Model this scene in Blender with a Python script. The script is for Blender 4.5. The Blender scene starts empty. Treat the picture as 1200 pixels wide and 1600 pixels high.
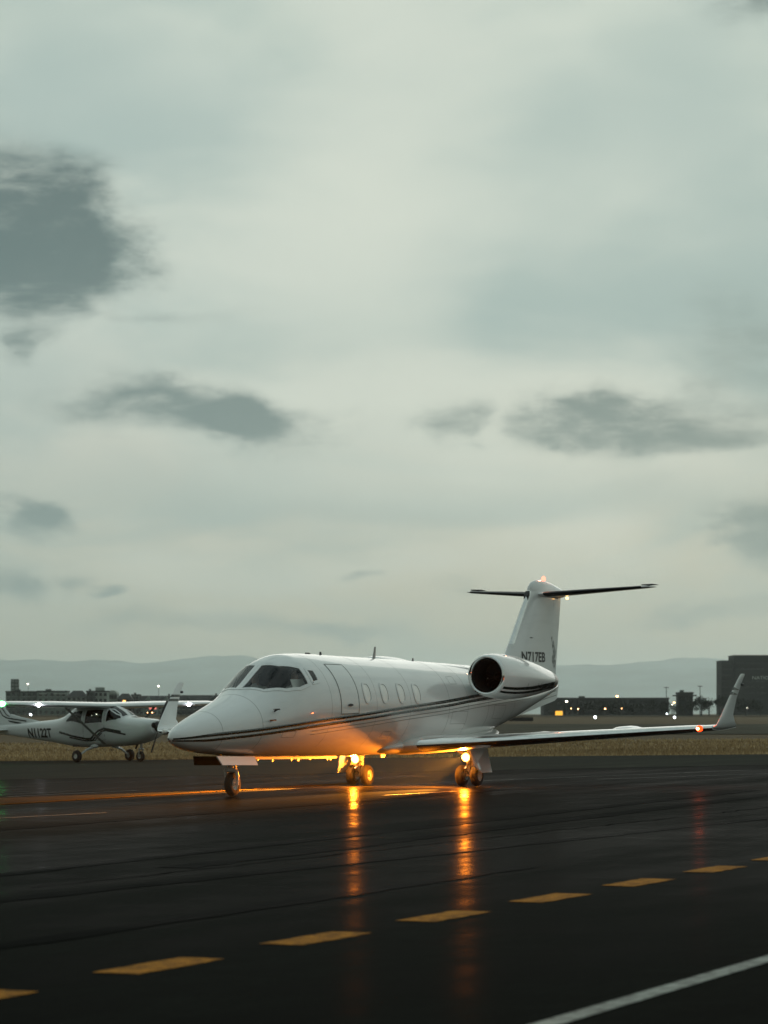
import bpy, bmesh, math, random
from mathutils import Vector, Matrix, Euler

RND = random.Random(11)
SC = bpy.context.scene
COL = SC.collection
PI = math.pi

# ------------------------------------------------------------------ camera
FPX, HORIZON, EYE = 4400.0, 1115.66, 1.459      # focal length in photo pixels, horizon row, eye height (m)
cam_data = bpy.data.cameras.new('camera')
cam = bpy.data.objects.new('camera', cam_data)
COL.objects.link(cam)
cam.location = (0, 0, EYE)
cam.rotation_euler = (math.radians(90), 0, 0)
cam_data.sensor_fit = 'VERTICAL'
cam_data.sensor_height = 36.0
cam_data.sensor_width = 27.0
cam_data.lens = FPX / 1600 * 36.0
cam_data.shift_y = (HORIZON - 800) / 1600
cam_data.clip_start = 0.1
cam_data.clip_end = 60000
cam_data.dof.use_dof = True
cam_data.dof.focus_distance = 53.0
cam_data.dof.aperture_fstop = 3.5
SC.camera = cam

# ------------------------------------------------------------------ sky, sun, exposure
SUN_EL, SUN_AZ = math.radians(7), math.radians(12)
W = bpy.data.worlds.new('World')
SC.world = W
W.use_nodes = True
wt = W.node_tree
wt.nodes.clear()

class NT:
    """small helper for wiring node trees"""
    def __init__(s, tree): s.t = tree
    def n(s, kind, **kw):
        nd = s.t.nodes.new(kind)
        for k, v in kw.items(): setattr(nd, k, v)
        return nd
    def put(s, sock, v):
        if isinstance(v, bpy.types.NodeSocket): s.t.links.new(v, sock)
        elif v is not None: sock.default_value = v
    def m(s, op, a, b=None, c=None, clamp=False):
        nd = s.n('ShaderNodeMath', operation=op, use_clamp=clamp)
        for i, v in enumerate((a, b, c)):
            if v is not None: s.put(nd.inputs[i], v)
        return nd.outputs[0]
    def vm(s, op, a, b=None):
        nd = s.n('ShaderNodeVectorMath', operation=op)
        s.put(nd.inputs[0], a)
        if b is not None: s.put(nd.inputs[1], b)
        return nd.outputs[0] if op not in ('LENGTH', 'DOT_PRODUCT') else nd.outputs[1]
    def comb(s, x, y, z):
        nd = s.n('ShaderNodeCombineXYZ')
        for i, v in enumerate((x, y, z)): s.put(nd.inputs[i], v)
        return nd.outputs[0]
    def noise(s, vec, scale, detail=3, rough=.5, dist=0.0):
        nd = s.n('ShaderNodeTexNoise')
        s.put(nd.inputs['Vector'], vec)
        nd.inputs['Scale'].default_value = scale
        nd.inputs['Detail'].default_value = detail
        nd.inputs['Roughness'].default_value = rough
        nd.inputs['Distortion'].default_value = dist
        return nd.outputs[0]
    def mr(s, v, a, b, c=0.0, d=1.0, smooth=True):
        nd = s.n('ShaderNodeMapRange', interpolation_type='SMOOTHSTEP' if smooth else 'LINEAR')
        s.put(nd.inputs['Value'], v)
        for k, x in zip(('From Min', 'From Max', 'To Min', 'To Max'), (a, b, c, d)): nd.inputs[k].default_value = x
        return nd.outputs[0]
    def ramp(s, v, stops):
        nd = s.n('ShaderNodeValToRGB')
        s.put(nd.inputs[0], v)
        el = nd.color_ramp.elements
        while len(el) > 1: el.remove(el[-1])
        el[0].position = stops[0][0]; el[0].color = (*stops[0][1], 1)
        for p, c in stops[1:]:
            e = el.new(p); e.color = (*c, 1)
        return nd.outputs[0]
    def mix(s, f, a, b, blend='MIX'):
        nd = s.n('ShaderNodeMix', data_type='RGBA', blend_type=blend)
        s.put(nd.inputs[0], f)
        for i, v in ((6, a), (7, b)):
            s.put(nd.inputs[i], (*v, 1) if isinstance(v, tuple) and len(v) == 3 else v)
        return nd.outputs[2]

def build_sky():
    t = NT(wt)
    out = t.n('ShaderNodeOutputWorld')
    bg = t.n('ShaderNodeBackground')
    wt.links.new(bg.outputs[0], out.inputs[0])
    sky = t.n('ShaderNodeTexSky', sky_type='NISHITA', sun_disc=False, sun_elevation=SUN_EL, sun_rotation=SUN_AZ)
    sky.dust_density = 3.0
    d = t.n('ShaderNodeTexCoord').outputs['Generated']
    sep = t.n('ShaderNodeSeparateXYZ'); wt.links.new(d, sep.inputs[0])
    x, y, z = sep.outputs
    az = t.m('MULTIPLY', t.m('ARCTAN2', x, y), 4.4)            # bearing, 0 = straight ahead, 0.27 per frame width
    el = t.m('MULTIPLY', t.m('ARCSINE', z), 4.4)               # elevation, same unit
    P = t.comb(az, el, 0.0)
    d3 = t.vm('MULTIPLY', d, (1.0, 1.0, 2.6))
    # overcast deck: warm and pale at the horizon, grey-green above
    deck = t.ramp(t.m('MULTIPLY', el, 0.8), [(0.0, (.49, .475, .35)), (.06, (.475, .47, .36)), (.14, (.495, .50, .40)), (.22, (.53, .545, .455)),
                  (.32, (.535, .57, .50)), (.50, (.58, .64, .575)), (.75, (.56, .63, .56)), (1.0, (.52, .60, .53))])
    deck = t.mix(t.mr(el, 1.4, 4.5, 0, .8), deck, (.45, .575, .59))
    big = t.noise(d3, 8.0, 4, .55, .5)
    veil = t.mr(big, .36, .68)
    col = t.mix(t.m('MULTIPLY', veil, .60), deck, (.305, .425, .41))
    bright = t.mr(t.noise(t.vm('ADD', d3, (3.1, 1.7, .4)), 7.0, 3, .55), .48, .70)
    col = t.mix(t.m('MULTIPLY', bright, .5), col, (.67, .72, .635))
    # thin places where the deck glows, and soft grey-blue shades of thicker cloud
    def soft(lst, amount):
        k = None
        for (u, v, ru, rv, wgt) in lst:
            q = t.vm('MULTIPLY', t.vm('SUBTRACT', PS, ((u - 600) / 1000.0, (HORIZON - v) / 1000.0, 0)), (1000.0 / ru, 1000.0 / rv, 0))
            m1 = t.m('SUBTRACT', 1.0, t.mr(t.vm('LENGTH', q), 1.5, 0.0, 0, wgt * amount))
            k = m1 if k is None else t.m('MULTIPLY', k, m1)
        return t.m('SUBTRACT', 1.0, k)
    sw = t.noise(d3, 11.0, 4, .5)
    PS = t.vm('ADD', P, t.comb(t.m('MULTIPLY', t.m('SUBTRACT', sw, .5), .35), t.m('MULTIPLY', t.m('SUBTRACT', big, .5), .25), 0.0))
    col = t.mix(soft([(230, 210, 300, 120, .5), (60, 120, 200, 120, .3), (900, 240, 330, 130, .5), (880, 480, 330, 120, .55), (1160, 480, 180, 220, .7), (1150, 120, 160, 200, .4), (330, 800, 420, 60, .4), (900, 800, 330, 50, .4), (60, 620, 200, 80, .35)], 1.0), col, (.26, .385, .385))
    col = t.mix(soft([(590, 280, 170, 330, .75), (680, 60, 200, 110, .55), (720, 620, 420, 60, .6), (760, 720, 420, 70, .45), (450, 420, 260, 90, .4), (500, 900, 420, 45, .35)], 1.0), col, (.635, .685, .605))
    # torn edges for the low scud
    ds = t.vm('MULTIPLY', d, (1, 1, 2.0))
    w1 = t.noise(ds, 14.0, 8, .59)
    w2 = t.noise(t.vm('ADD', ds, (5.2, 1.3, 2.2)), 14.0, 8, .59)
    wx = t.m('MULTIPLY', t.m('SUBTRACT', w1, .5), .46)
    wy = t.m('MULTIPLY', t.m('SUBTRACT', w2, .5), .17)
    PW = t.vm('ADD', P, t.comb(wx, wy, 0.0))
    fine = t.noise(t.vm('MULTIPLY', d, (1, 1, 2.8)), 24.0, 8, .62, .25)
    def U(u): return (u - 600) / 1000.0
    def V(v): return (HORIZON - v) / 1000.0
    scud = [  # bearing / elevation (frame units), half sizes, weight
        (25, 408, 190, 118, 1.0), (10, 465, 130, 70, 1.0), (-60, 345, 260, 130, 1.0), (100, 380, 110, 75, .6), (225, 640, 200, 46, .8), (405, 668, 135, 52, 1.0), (320, 660, 200, 42, .65),
        (1010, 655, 210, 45, .95), (905, 638, 100, 45, .75), (1170, 690, 130, 30, .7), (1195, 838, 125, 66, 1.0), (1130, 842, 70, 34, .6), (0, 806, 75, 36, 1.0),
        (5, 915, 70, 42, .85), (120, 915, 50, 24, .5), (190, 931, 36, 14, .8), (680, 670, 75, 42, .55), (745, 680, 40, 25, .5), (1195, 550, 150, 130, .42),
        (0, 552, 65, 30, .6), (1195, 0, 110, 80, .7), 
        (330, 985, 260, 26, .50), (540, 988, 140, 17, .5), (570, 887, 55, 12, .5), (740, 905, 55, 14, .6), (1110, 970, 150, 22, .55), (260, 500, 160, 16, .3)]
    keep = None
    for (u, v, ru, rv, wgt) in scud:
        q = t.vm('MULTIPLY', t.vm('SUBTRACT', PW, (U(u), V(v), 0)), (1000.0 / ru, 1000.0 / rv, 0))
        r = t.vm('LENGTH', q)
        k1 = t.m('SUBTRACT', 1.0, t.mr(r, 1.40, .0, 0, wgt))
        keep = k1 if keep is None else t.m('MULTIPLY', keep, k1)
    front = t.m('SUBTRACT', 1.0, keep)
    # the same kind of scud drifts over the rest of the sky
    away = t.mr(t.m('ABSOLUTE', az), .75, 1.3)
    above = t.mr(el, 1.2, 1.8)
    rest = t.m('MULTIPLY', t.mr(t.noise(t.vm('MULTIPLY', d, (1, 1, 3.2)), 4.5, 6, .58, .3), .52, .72), t.m('MAXIMUM', away, above))
    dens_ = t.m('MAXIMUM', front, rest)
    dens_ = t.m('MULTIPLY', dens_, t.m('ADD', -.25, t.m('MULTIPLY', fine, 2.50)))
    mask = t.mr(dens_, .0, 1.0, 0, .95)
    scol = t.mix(t.mr(el, .1, .9), (.18, .265, .265), (.062, .115, .124))
    col = t.mix(mask, col, scol)
    # dusk: the glow lies ahead, the sky behind the viewer is darker
    away_sun = t.mr(t.vm('DOT_PRODUCT', d, (math.sin(SUN_AZ), math.cos(SUN_AZ), .25)), -.75, .85, .54, 1.02)
    col = t.vm('MULTIPLY', col, t.comb(away_sun, away_sun, away_sun))
    nis = t.vm('MULTIPLY', sky.outputs[0], (.0010, .0011, .0012))
    wt.links.new(t.vm('ADD', col, nis), bg.inputs['Color'])
    bg.inputs['Strength'].default_value = 1.0
build_sky()

sun_d = bpy.data.lights.new('sun', 'SUN')
sun_d.energy = 0.30
sun_d.angle = math.radians(40)
sun_d.color = (1.0, .94, .86)
sun = bpy.data.objects.new('sun', sun_d)
COL.objects.link(sun)
sun.rotation_euler = Euler((math.radians(90) - SUN_EL, 0, PI - SUN_AZ), 'XYZ')

vs = SC.view_settings
vs.view_transform = 'Standard'; vs.look = 'None'; vs.exposure = 0.0; vs.gamma = 1.0
vs.use_curve_mapping = False
SC.cycles.use_denoising = True
SC.cycles.max_bounces = 8
SC.cycles.volume_bounces = 3
SC.cycles.transparent_max_bounces = 12
SC.cycles.sample_clamp_indirect = 4.0
SC.cycles.caustics_reflective = False
SC.cycles.caustics_refractive = False

# ------------------------------------------------------------------ materials
MATS = {}
def new_mat(name):
    m = bpy.data.materials.new(name); m.use_nodes = True
    m.node_tree.nodes.clear()
    t = NT(m.node_tree)
    out = t.n('ShaderNodeOutputMaterial')
    MATS[name] = m
    return m, t, out
def principled(t, out, base, rough=.5, spec=.5, metal=0.0, coat=0.0, coat_rough=.03, normal=None):
    b = t.n('ShaderNodeBsdfPrincipled')
    t.put(b.inputs['Base Color'], (*base, 1) if isinstance(base, tuple) else base)
    t.put(b.inputs['Roughness'], rough); t.put(b.inputs['Specular IOR Level'], spec)
    t.put(b.inputs['Metallic'], metal); t.put(b.inputs['Coat Weight'], coat)
    b.inputs['Coat Roughness'].default_value = coat_rough
    if normal is not None: t.put(b.inputs['Normal'], normal)
    t.t.links.new(b.outputs[0], out.inputs[0])
    return b
def bump(t, h, strength=.3, dist=.01):
    nd = t.n('ShaderNodeBump'); t.put(nd.inputs['Height'], h)
    nd.inputs['Strength'].default_value = strength; nd.inputs['Distance'].default_value = dist
    return nd.outputs[0]
def plain(name, base, rough=.5, vary=.12, scale=4.0, spec=.5, metal=0.0, coat=0.0, rvary=.15, bumpy=0.0):
    """a surface with mottled colour and gloss"""
    m, t, out = new_mat(name)
    co = t.n('ShaderNodeTexCoord').outputs['Object']
    n = t.noise(co, scale, 5, .6)
    dark = tuple(c * (1 - vary) for c in base); lite = tuple(min(1, c * (1 + vary)) for c in base)
    col = t.mix(t.mr(n, .3, .7), dark, lite)
    n2 = t.noise(co, scale * 2.7, 4, .6)
    rg = t.mr(n2, .3, .7, max(.02, rough - rvary * rough), min(1, rough + rvary * rough))
    nm = bump(t, t.noise(co, scale * 8, 4, .6), bumpy, .02) if bumpy else None
    principled(t, out, col, rg, spec, metal, coat, .03, nm)
    return m
def emit(name, col, strength):
    m, t, out = new_mat(name)
    e = t.n('ShaderNodeEmission'); e.inputs[0].default_value = (*col, 1); e.inputs[1].default_value = strength
    t.t.links.new(e.outputs[0], out.inputs[0])
    return m

def jet_paint(name, base, dirt=.16):
    m, t, out = new_mat(name)
    co = t.n('ShaderNodeTexCoord').outputs['Object']
    streak = t.noise(t.vm('MULTIPLY', co, (.35, 2.0, 2.0)), 3.0, 6, .65)
    col = t.mix(t.m('MULTIPLY', t.mr(streak, .45, .8), dirt), base, tuple(c * .55 for c in base))
    spots = t.noise(co, 26.0, 3, .5)
    col = t.mix(t.m('MULTIPLY', t.mr(spots, .66, .74), dirt * .9), col, tuple(c * .5 for c in base))
    wav = bump(t, t.noise(t.vm('MULTIPLY', co, (1, 1, 1)), 3.2, 2, .5), .05, .03)
    principled(t, out, col, t.mr(streak, .3, .8, .28, .42), .5, 0, .9, .035, wav)
    return m
jet_paint('jet_white', (.76, .775, .765))
jet_paint('cessna_white', (.60, .63, .62), .35)
plain('stripe_green', (.008, .016, .012), .28, .2, 6, coat=.8)
plain('seam_grey', (.22, .23, .22), .6, .2, 9)
plain('soot_grey', (.40, .41, .40), .7, .5, 14)
plain('unlit_black', (.006, .006, .006), .9, .3, 8, spec=.0)
plain('boot_black', (.012, .012, .013), .5, .3, 8)
plain('polished_metal', (.72, .72, .70), .16, .06, 5, metal=1.0)
plain('dull_metal', (.34, .33, .32), .42, .2, 9, metal=.9)
plain('dark_metal', (.045, .045, .048), .45, .3, 9, metal=.6)
plain('gear_paint', (.62, .61, .57), .38, .2, 12)
plain('tyre_rubber', (.014, .014, .014), .75, .3, 20, bumpy=.15)
plain('fan_dark', (.02, .02, .022), .45, .3, 8, metal=.5)
plain('duct_dark', (.012, .012, .013), .6, .3, 8)
plain('liner_dark', (.018, .018, .018), .8, .3, 6)
plain('dash_black', (.010, .010, .011), .7, .3, 9)
plain('seat_leather', (.05, .045, .04), .55, .25, 9)
plain('shade_white', (.96, .95, .90), .35, .06, 7, coat=.8)
plain('letter_black', (.010, .012, .012), .4, .2, 9)
plain('paper_white', (.90, .90, .88), .7, .04, 9)
plain('shirt_white', (.62, .64, .63), .8, .1, 9)
plain('skin_tone', (.42, .25, .18), .55, .12, 14)
plain('hair_dark', (.03, .02, .015), .6, .3, 30)
plain('trouser_dark', (.02, .022, .03), .85, .2, 12)
def glass(name, tint, refl=.9):
    m, t, out = new_mat(name)
    tr = t.n('ShaderNodeBsdfTransparent'); tr.inputs[0].default_value = (*tint, 1)
    gl = t.n('ShaderNodeBsdfGlossy'); gl.inputs['Roughness'].default_value = .03; gl.inputs[0].default_value = (refl, refl, refl, 1)
    fr = t.n('ShaderNodeFresnel'); fr.inputs[0].default_value = 1.45
    ms = t.n('ShaderNodeMixShader')
    t.t.links.new(fr.outputs[0], ms.inputs[0]); t.t.links.new(tr.outputs[0], ms.inputs[1]); t.t.links.new(gl.outputs[0], ms.inputs[2])
    t.t.links.new(ms.outputs[0], out.inputs[0])
    return m
glass('windshield_glass', (.88, .90, .88))
glass('cessna_glass', (.55, .60, .58))
emit('landing_core', (1.0, .62, .22), 90.0)
emit('landing_lens', (1.0, .36, .04), 26.0)
emit('red_nav', (1.0, .055, .008), 3.2)
emit('red_core', (1.0, .34, .12), 30.0)
emit('beacon_glow', (1.0, .26, .17), 2.8)
emit('amber_small', (1.0, .55, .18), 5.0)
emit('green_nav', (.10, 1.0, .22), 30.0)
emit('white_lamp', (.93, .92, 1.0), 40.0)
emit('street_amber', (1.0, .50, .20), 14.0)
emit('street_white', (1.0, .90, .72), 12.0)
emit('runway_white', (.86, .95, 1.0), 14.0)
emit('window_amber', (1.0, .48, .14), 3.0)
emit('window_red', (1.0, .25, .20), .9)

def asphalt(name, base, rough, spec, seam=True):
    m, t, out = new_mat(name)
    co = t.n('ShaderNodeTexCoord').outputs['Object']
    mp = t.n('ShaderNodeMapping'); t.put(mp.inputs[0], co)
    mp.inputs['Rotation'].default_value = (0, 0, math.radians(25))      # lanes run this way
    ln = mp.outputs[0]
    fine = t.noise(co, 34.0, 5, .7)
    lanes = t.noise(t.vm('MULTIPLY', ln, (1.0, .09, 1.0)), .9, 5, .6)
    broad = t.noise(t.vm('MULTIPLY', ln, (1.0, .3, 1.0)), .16, 4, .55)
    blotch = t.noise(co, 1.3, 5, .65)
    v = t.m('ADD', t.m('MULTIPLY', lanes, .55), t.m('MULTIPLY', broad, .45))
    v = t.m('ADD', t.m('MULTIPLY', v, .75), t.m('MULTIPLY', blotch, .25))
    col = t.ramp(v, [(.32, tuple(c * .42 for c in base)), (.5, base), (.68, tuple(c * 2.0 for c in base))])
    col = t.mix(t.mr(fine, .2, .8, .0, .55), col, tuple(c * .5 for c in base))
    rg = t.m('ADD', t.mr(v, .35, .65, rough - .07, rough + .10), t.m('MULTIPLY', t.m('SUBTRACT', fine, .5), .12))
    lw = t.n('ShaderNodeLayerWeight'); lw.inputs['Blend'].default_value = .5
    graze = t.m('MINIMUM', t.m('POWER', lw.outputs['Facing'], 34.0), .22)   # sheen grows towards grazing angles
    sp = t.m('MULTIPLY', t.m('MULTIPLY', t.mr(v, .34, .62, 1.7, .35), spec), graze)
    h = t.m('ADD', t.m('MULTIPLY', fine, .5), t.m('MULTIPLY', blotch, 1.2))
    nm = bump(t, h, .13, .006)
    df = t.n('ShaderNodeBsdfDiffuse'); t.put(df.inputs['Color'], col); t.put(df.inputs['Normal'], nm)
    gl = t.n('ShaderNodeBsdfGlossy'); t.put(gl.inputs['Roughness'], rg); t.put(gl.inputs['Normal'], nm)
    ms = t.n('ShaderNodeMixShader'); t.put(ms.inputs[0], sp)
    t.t.links.new(df.outputs[0], ms.inputs[1]); t.t.links.new(gl.outputs[0], ms.inputs[2])
    t.t.links.new(ms.outputs[0], out.inputs[0])
    return m
asphalt('taxiway_asphalt', (.0150, .0149, .0128), .215, .125)
asphalt('shoulder_asphalt', (.052, .050, .041), .5, .06)
asphalt('runway_asphalt', (.115, .104, .082), .6, .04)
def field(name, c1, c2, c3, scale):
    m, t, out = new_mat(name)
    co = t.n('ShaderNodeTexCoord').outputs['Object']
    st = t.vm('MULTIPLY', co, (.10, 1.0, 1.0))
    a = t.noise(st, scale, 6, .65); b = t.noise(co, scale * 12, 4, .7)
    v = t.m('ADD', t.m('MULTIPLY', a, .7), t.m('MULTIPLY', b, .3))
    col = t.ramp(v, [(.32, c1), (.5, c2), (.68, c3)])
    principled(t, out, col, .95, .05, normal=bump(t, b, .5, .05))
    return m
field('verge_grass', (.085, .058, .030), (.22, .155, .082), (.42, .31, .17), .30)
field('field_grass', (.075, .053, .030), (.13, .093, .052), (.19, .14, .08), .03)
def blade_mat():
    m, t, out = new_mat('dry_blades')
    oi = t.n('ShaderNodeTexCoord').outputs['Object']
    n = t.noise(t.vm('MULTIPLY', oi, (.12, 1, 1)), .30, 6, .7)
    n2 = t.noise(oi, 9.0, 2, .5)
    v = t.m('ADD', t.m('MULTIPLY', n, .65), t.m('MULTIPLY', n2, .35))
    principled(t, out, t.ramp(v, [(.34, (.13, .088, .044)), (.5, (.40, .285, .155)), (.66, (.72, .55, .32))]), .9, .1)
blade_mat()
def paint(name, base, rough=.6):
    m, t, out = new_mat(name)
    co = t.n('ShaderNodeTexCoord').outputs['Object']
    n = t.noise(co, 7.0, 6, .7); n2 = t.noise(co, 60.0, 4, .7)
    w = t.m('ADD', t.m('MULTIPLY', n, .6), t.m('MULTIPLY', n2, .4))
    col = t.mix(t.mr(w, .40, .60), base, tuple(c * .30 for c in base))
    principled(t, out, col, rough, .08, normal=bump(t, n2, .2, .004))
    return m
paint('yellow_paint', (.50, .195, .012), .9)
plain('taxi_yellow', (.060, .036, .011), .9, .25, 1.5, spec=.0)
paint('white_paint', (.30, .33, .29))
paint('faint_paint', (.13, .13, .115))
asphalt('tyre_mark', (.0105, .0105, .0095), .26, .115)
plain('crack_sealer', (.006, .006, .006), .9, .3, 3, spec=.0)
plain('hazed_rock', (.24, .31, .31), .95, .35, .0012, spec=.1)  # hill colour paled towards blue, part of the haze is painted in
plain('tower_frame', (.06, .075, .07), .7, .2, 2)
plain('leaf_dark', (.018, .023, .016), .8, .4, 1.2, spec=.2)
plain('bark_dark', (.02, .018, .015), .9, .3, 3)
plain('pole_grey', (.05, .055, .055), .6, .2, 5)
plain('sign_black', (.008, .008, .008), .6, .2, 4)
emit('sign_amber', (1.0, .50, .06), 1.3)
plain('window_dark', (.012, .014, .016), .25, .3, 5)
plain('roof_dark', (.022, .022, .021), .85, .3, 1.5)
plain('trim_pale', (.42, .46, .42), .7, .1, 2)
for nm, c in (('wall_slate', (.13, .155, .145)), ('wall_sage', (.19, .23, .21)), ('wall_grey', (.24, .28, .255)), ('wall_brown', (.045, .038, .033)),
              ('wall_charcoal', (.06, .07, .066)), ('wall_pale', (.32, .37, .335)), ('office_wall', (.014, .016, .0155)), ('shed_wall', (.030, .033, .033))):
    plain(nm, c, .85, .18, .8, spec=.2)

# ------------------------------------------------------------------ mesh helpers
class MB:
    def __init__(s): s.v = []; s.f = []
    def add(s, vs, fs):
        o = len(s.v); s.v += [tuple(p) for p in vs]; s.f += [tuple(i + o for i in f) for f in fs]
        return s
    def grid(s, rows, wrap=False):
        n, m = len(rows), len(rows[0])
        vs = [p for r in rows for p in r]
        fs = []
        for i in range(n - 1):
            for j in range(m if wrap else m - 1):
                k = (j + 1) % m
                fs.append((i * m + j, i * m + k, (i + 1) * m + k, (i + 1) * m + j))
        return s.add(vs, fs)
    def loft(s, rings, cap0=True, cap1=True):
        m = len(rings[0]); o = len(s.v)
        s.grid(rings, True)
        if cap0: s.f.append(tuple(o + i for i in reversed(range(m))))
        if cap1: s.f.append(tuple(o + (len(rings) - 1) * m + i for i in range(m)))
        return s
    def box(s, c, size, rot=None):
        hx, hy, hz = [k / 2 for k in size]
        ps = [Vector((a * hx, b * hy, d * hz)) for d in (-1, 1) for a, b in ((-1, -1), (1, -1), (1, 1), (-1, 1))]
        if rot is not None: ps = [rot @ p for p in ps]
        c = Vector(c)
        return s.add([p + c for p in ps], [(3, 2, 1, 0), (4, 5, 6, 7), (0, 1, 5, 4), (1, 2, 6, 5), (2, 3, 7, 6), (3, 0, 4, 7)])
    def tube(s, pts, rads, n=10, cap=True):
        pts = [Vector(p) for p in pts]
        if not hasattr(rads, '__len__'): rads = [rads] * len(pts)
        rings = []
        for i, p in enumerate(pts):
            d = (pts[min(i + 1, len(pts) - 1)] - pts[max(i - 1, 0)]).normalized()
            up = Vector((0, 0, 1)) if abs(d.z) < .95 else Vector((1, 0, 0))
            a = d.cross(up).normalized(); b = a.cross(d)
            rings.append([p + (a * math.cos(2 * PI * k / n) + b * math.sin(2 * PI * k / n)) * rads[i] for k in range(n)])
        return s.loft(rings, cap, cap)
    def lathe(s, prof, o, axis, n=32, cap0=False, cap1=False, squash=(1, 1)):
        """prof: (distance along axis, radius)"""
        o = Vector(o); d = Vector(axis).normalized()
        up = Vector((0, 0, 1)) if abs(d.z) < .95 else Vector((1, 0, 0))
        a = d.cross(up).normalized(); b = a.cross(d)
        rings = [[o + d * t + a * (r * squash[0] * math.cos(2 * PI * k / n)) + b * (r * squash[1] * math.sin(2 * PI * k / n)) for k in range(n)] for t, r in prof]
        return s.loft(rings, cap0, cap1)
    def plate(s, outline, thick, normal):
        """flat outline with real thickness"""
        nrm = Vector(normal).normalized() * (thick / 2)
        A = [Vector(p) + nrm for p in outline]; B = [Vector(p) - nrm for p in outline]
        n = len(A)
        return s.add(A + B, [tuple(range(n)), tuple(reversed(range(n, 2 * n)))] + [(i, n + i, n + (i + 1) % n, (i + 1) % n) for i in range(n)])
    def mesh(s, name, mat, smooth=True, angle=38):
        me = bpy.data.meshes.new(name)
        me.from_pydata(s.v, [], s.f)
        bm = bmesh.new(); bm.from_mesh(me)
        bmesh.ops.remove_doubles(bm, verts=bm.verts, dist=1e-5)
        bmesh.ops.recalc_face_normals(bm, faces=bm.faces)
        bm.to_mesh(me); bm.free()
        if smooth:
            me.polygons.foreach_set('use_smooth', [True] * len(me.polygons))
            me.set_sharp_from_angle(angle=math.radians(angle))
        if mat: me.materials.append(MATS[mat])
        return me
    def build(s, name, mat, parent=None, smooth=True, angle=38, loc=None):
        return put(name, s.mesh(name, mat, smooth, angle), parent, loc)

def put(name, me, parent=None, loc=None):
    o = bpy.data.objects.new(name, me); COL.objects.link(o)
    if parent is not None: o.parent = parent
    if loc is not None: o.location = loc
    return o
def tag(o, label=None, cat=None, group=None, kind=None):
    for k, v in (('label', label), ('category', cat), ('group', group), ('kind', kind)):
        if v: o[k] = v
    return o
def empty(name, loc=(0, 0, 0), rz=0.0):
    o = bpy.data.objects.new(name, None); COL.objects.link(o)
    o.location = loc; o.rotation_euler = (0, 0, rz); o.empty_display_size = .5
    return o
def lamp(name, kind, parent, loc, energy, col, radius=.05, **kw):
    d = bpy.data.lights.new(name, kind); d.energy = energy; d.color = col
    d.shadow_soft_size = radius
    for k, v in kw.items(): setattr(d, k, v)
    o = bpy.data.objects.new(name, d); COL.objects.link(o); o.parent = parent; o.location = loc
    return o
def sstep(a, b, x):
    t = max(0.0, min(1.0, (x - a) / (b - a))); return t * t * (3 - 2 * t)

# ------------------------------------------------------------------ the ground
FALL = .0089                                              # cross-fall of the pavement
def gz(x, y):
    return FALL * max(-40, min(40, x)) * (1 - sstep(100, 220, y)) + .85 * sstep(250, 1200, y)
XC = [-36000, -2000, -300, -40, -20, -10, 0, 10, 20, 40, 300, 2000, 36000]
def sheet(name, mat, xs, y0, y1, dz, parent=None, kind='structure', skirt=0.0):
    f0 = y0 if callable(y0) else (lambda x: y0); f1 = y1 if callable(y1) else (lambda x: y1)
    ya, yb = min(f0(x) for x in xs), max(f1(x) for x in xs)
    br = [y for y in list(range(-200, 400, 10)) + list(range(400, 1300, 50)) + [1500, 2000, 3000, 5000, 9000, 20000] if ya + 1 < y < yb - 1]
    rows = []
    if callable(y0) or callable(y1):
        n = 12
        rows = [[(x, f0(x) + (f1(x) - f0(x)) * i / n, gz(x, f0(x) + (f1(x) - f0(x)) * i / n) + dz) for x in xs] for i in range(n + 1)]
    else:
        rows = [[(x, y, gz(x, y) + dz) for x in xs] for y in [ya] + br + [yb]]
    if skirt:
        rows.append([(x, f1(x) + .02, gz(x, f1(x)) + dz - skirt) for x in xs])
    o = MB().grid(rows).build(name, mat, parent, True, 60)
    if parent is None: tag(o, kind=kind)
    return o
ground = sheet('ground', 'field_grass', XC, -2500, 35000, -.05)
verge = sheet('grass_verge', 'verge_grass', [x for x in XC if abs(x) <= 300], 93.6, 150, -.03)
taxiway = sheet('taxiway', 'taxiway_asphalt', [x for x in XC if abs(x) <= 300], -80, 94, 0.0, skirt=.045)
shoulder = sheet('taxiway_shoulder', 'shoulder_asphalt', [-60, -40, -20, -10, 0, 10, 20, 40, 44], lambda x: 70.5 + .5 * x + .35 * math.sin(x * .9), 93.9, .004)
far_taxi = sheet('far_taxiway', 'runway_asphalt', [x for x in XC if abs(x) <= 2000], 205, 400, .0)
far_road = sheet('far_road', 'runway_asphalt', [x for x in XC if abs(x) <= 2000], 900, 1050, .10)
GT = .004
LD = Vector((.416, .909, 0))                              # direction of the painted lines
LN = Vector((.909, -.416, 0))
def strip(name, mat, a, b, w, dz, parent, jag=0.0):
    """a painted or sealed strip on the pavement between two ground points"""
    a, b = Vector((*a, 0)), Vector((*b, 0)); d = (b - a); L = d.length; d.normalize(); s = Vector((d.y, -d.x, 0))
    n = max(2, int(L / .35) if jag else int(L / 10) + 1)
    rows = []
    for i in range(n + 1):
        c = a + d * (L * i / n); j = jag * (RND.random() - .5)
        ww = w * (1 + (RND.random() - .5) * (.5 if jag else 0))
        rows.append([(p.x, p.y, gz(p.x, p.y) + dz) for p in (c + s * (j - ww / 2), c + s * (j + ww / 2))])
    return MB().grid(rows).build(name, mat, parent, False)
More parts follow.
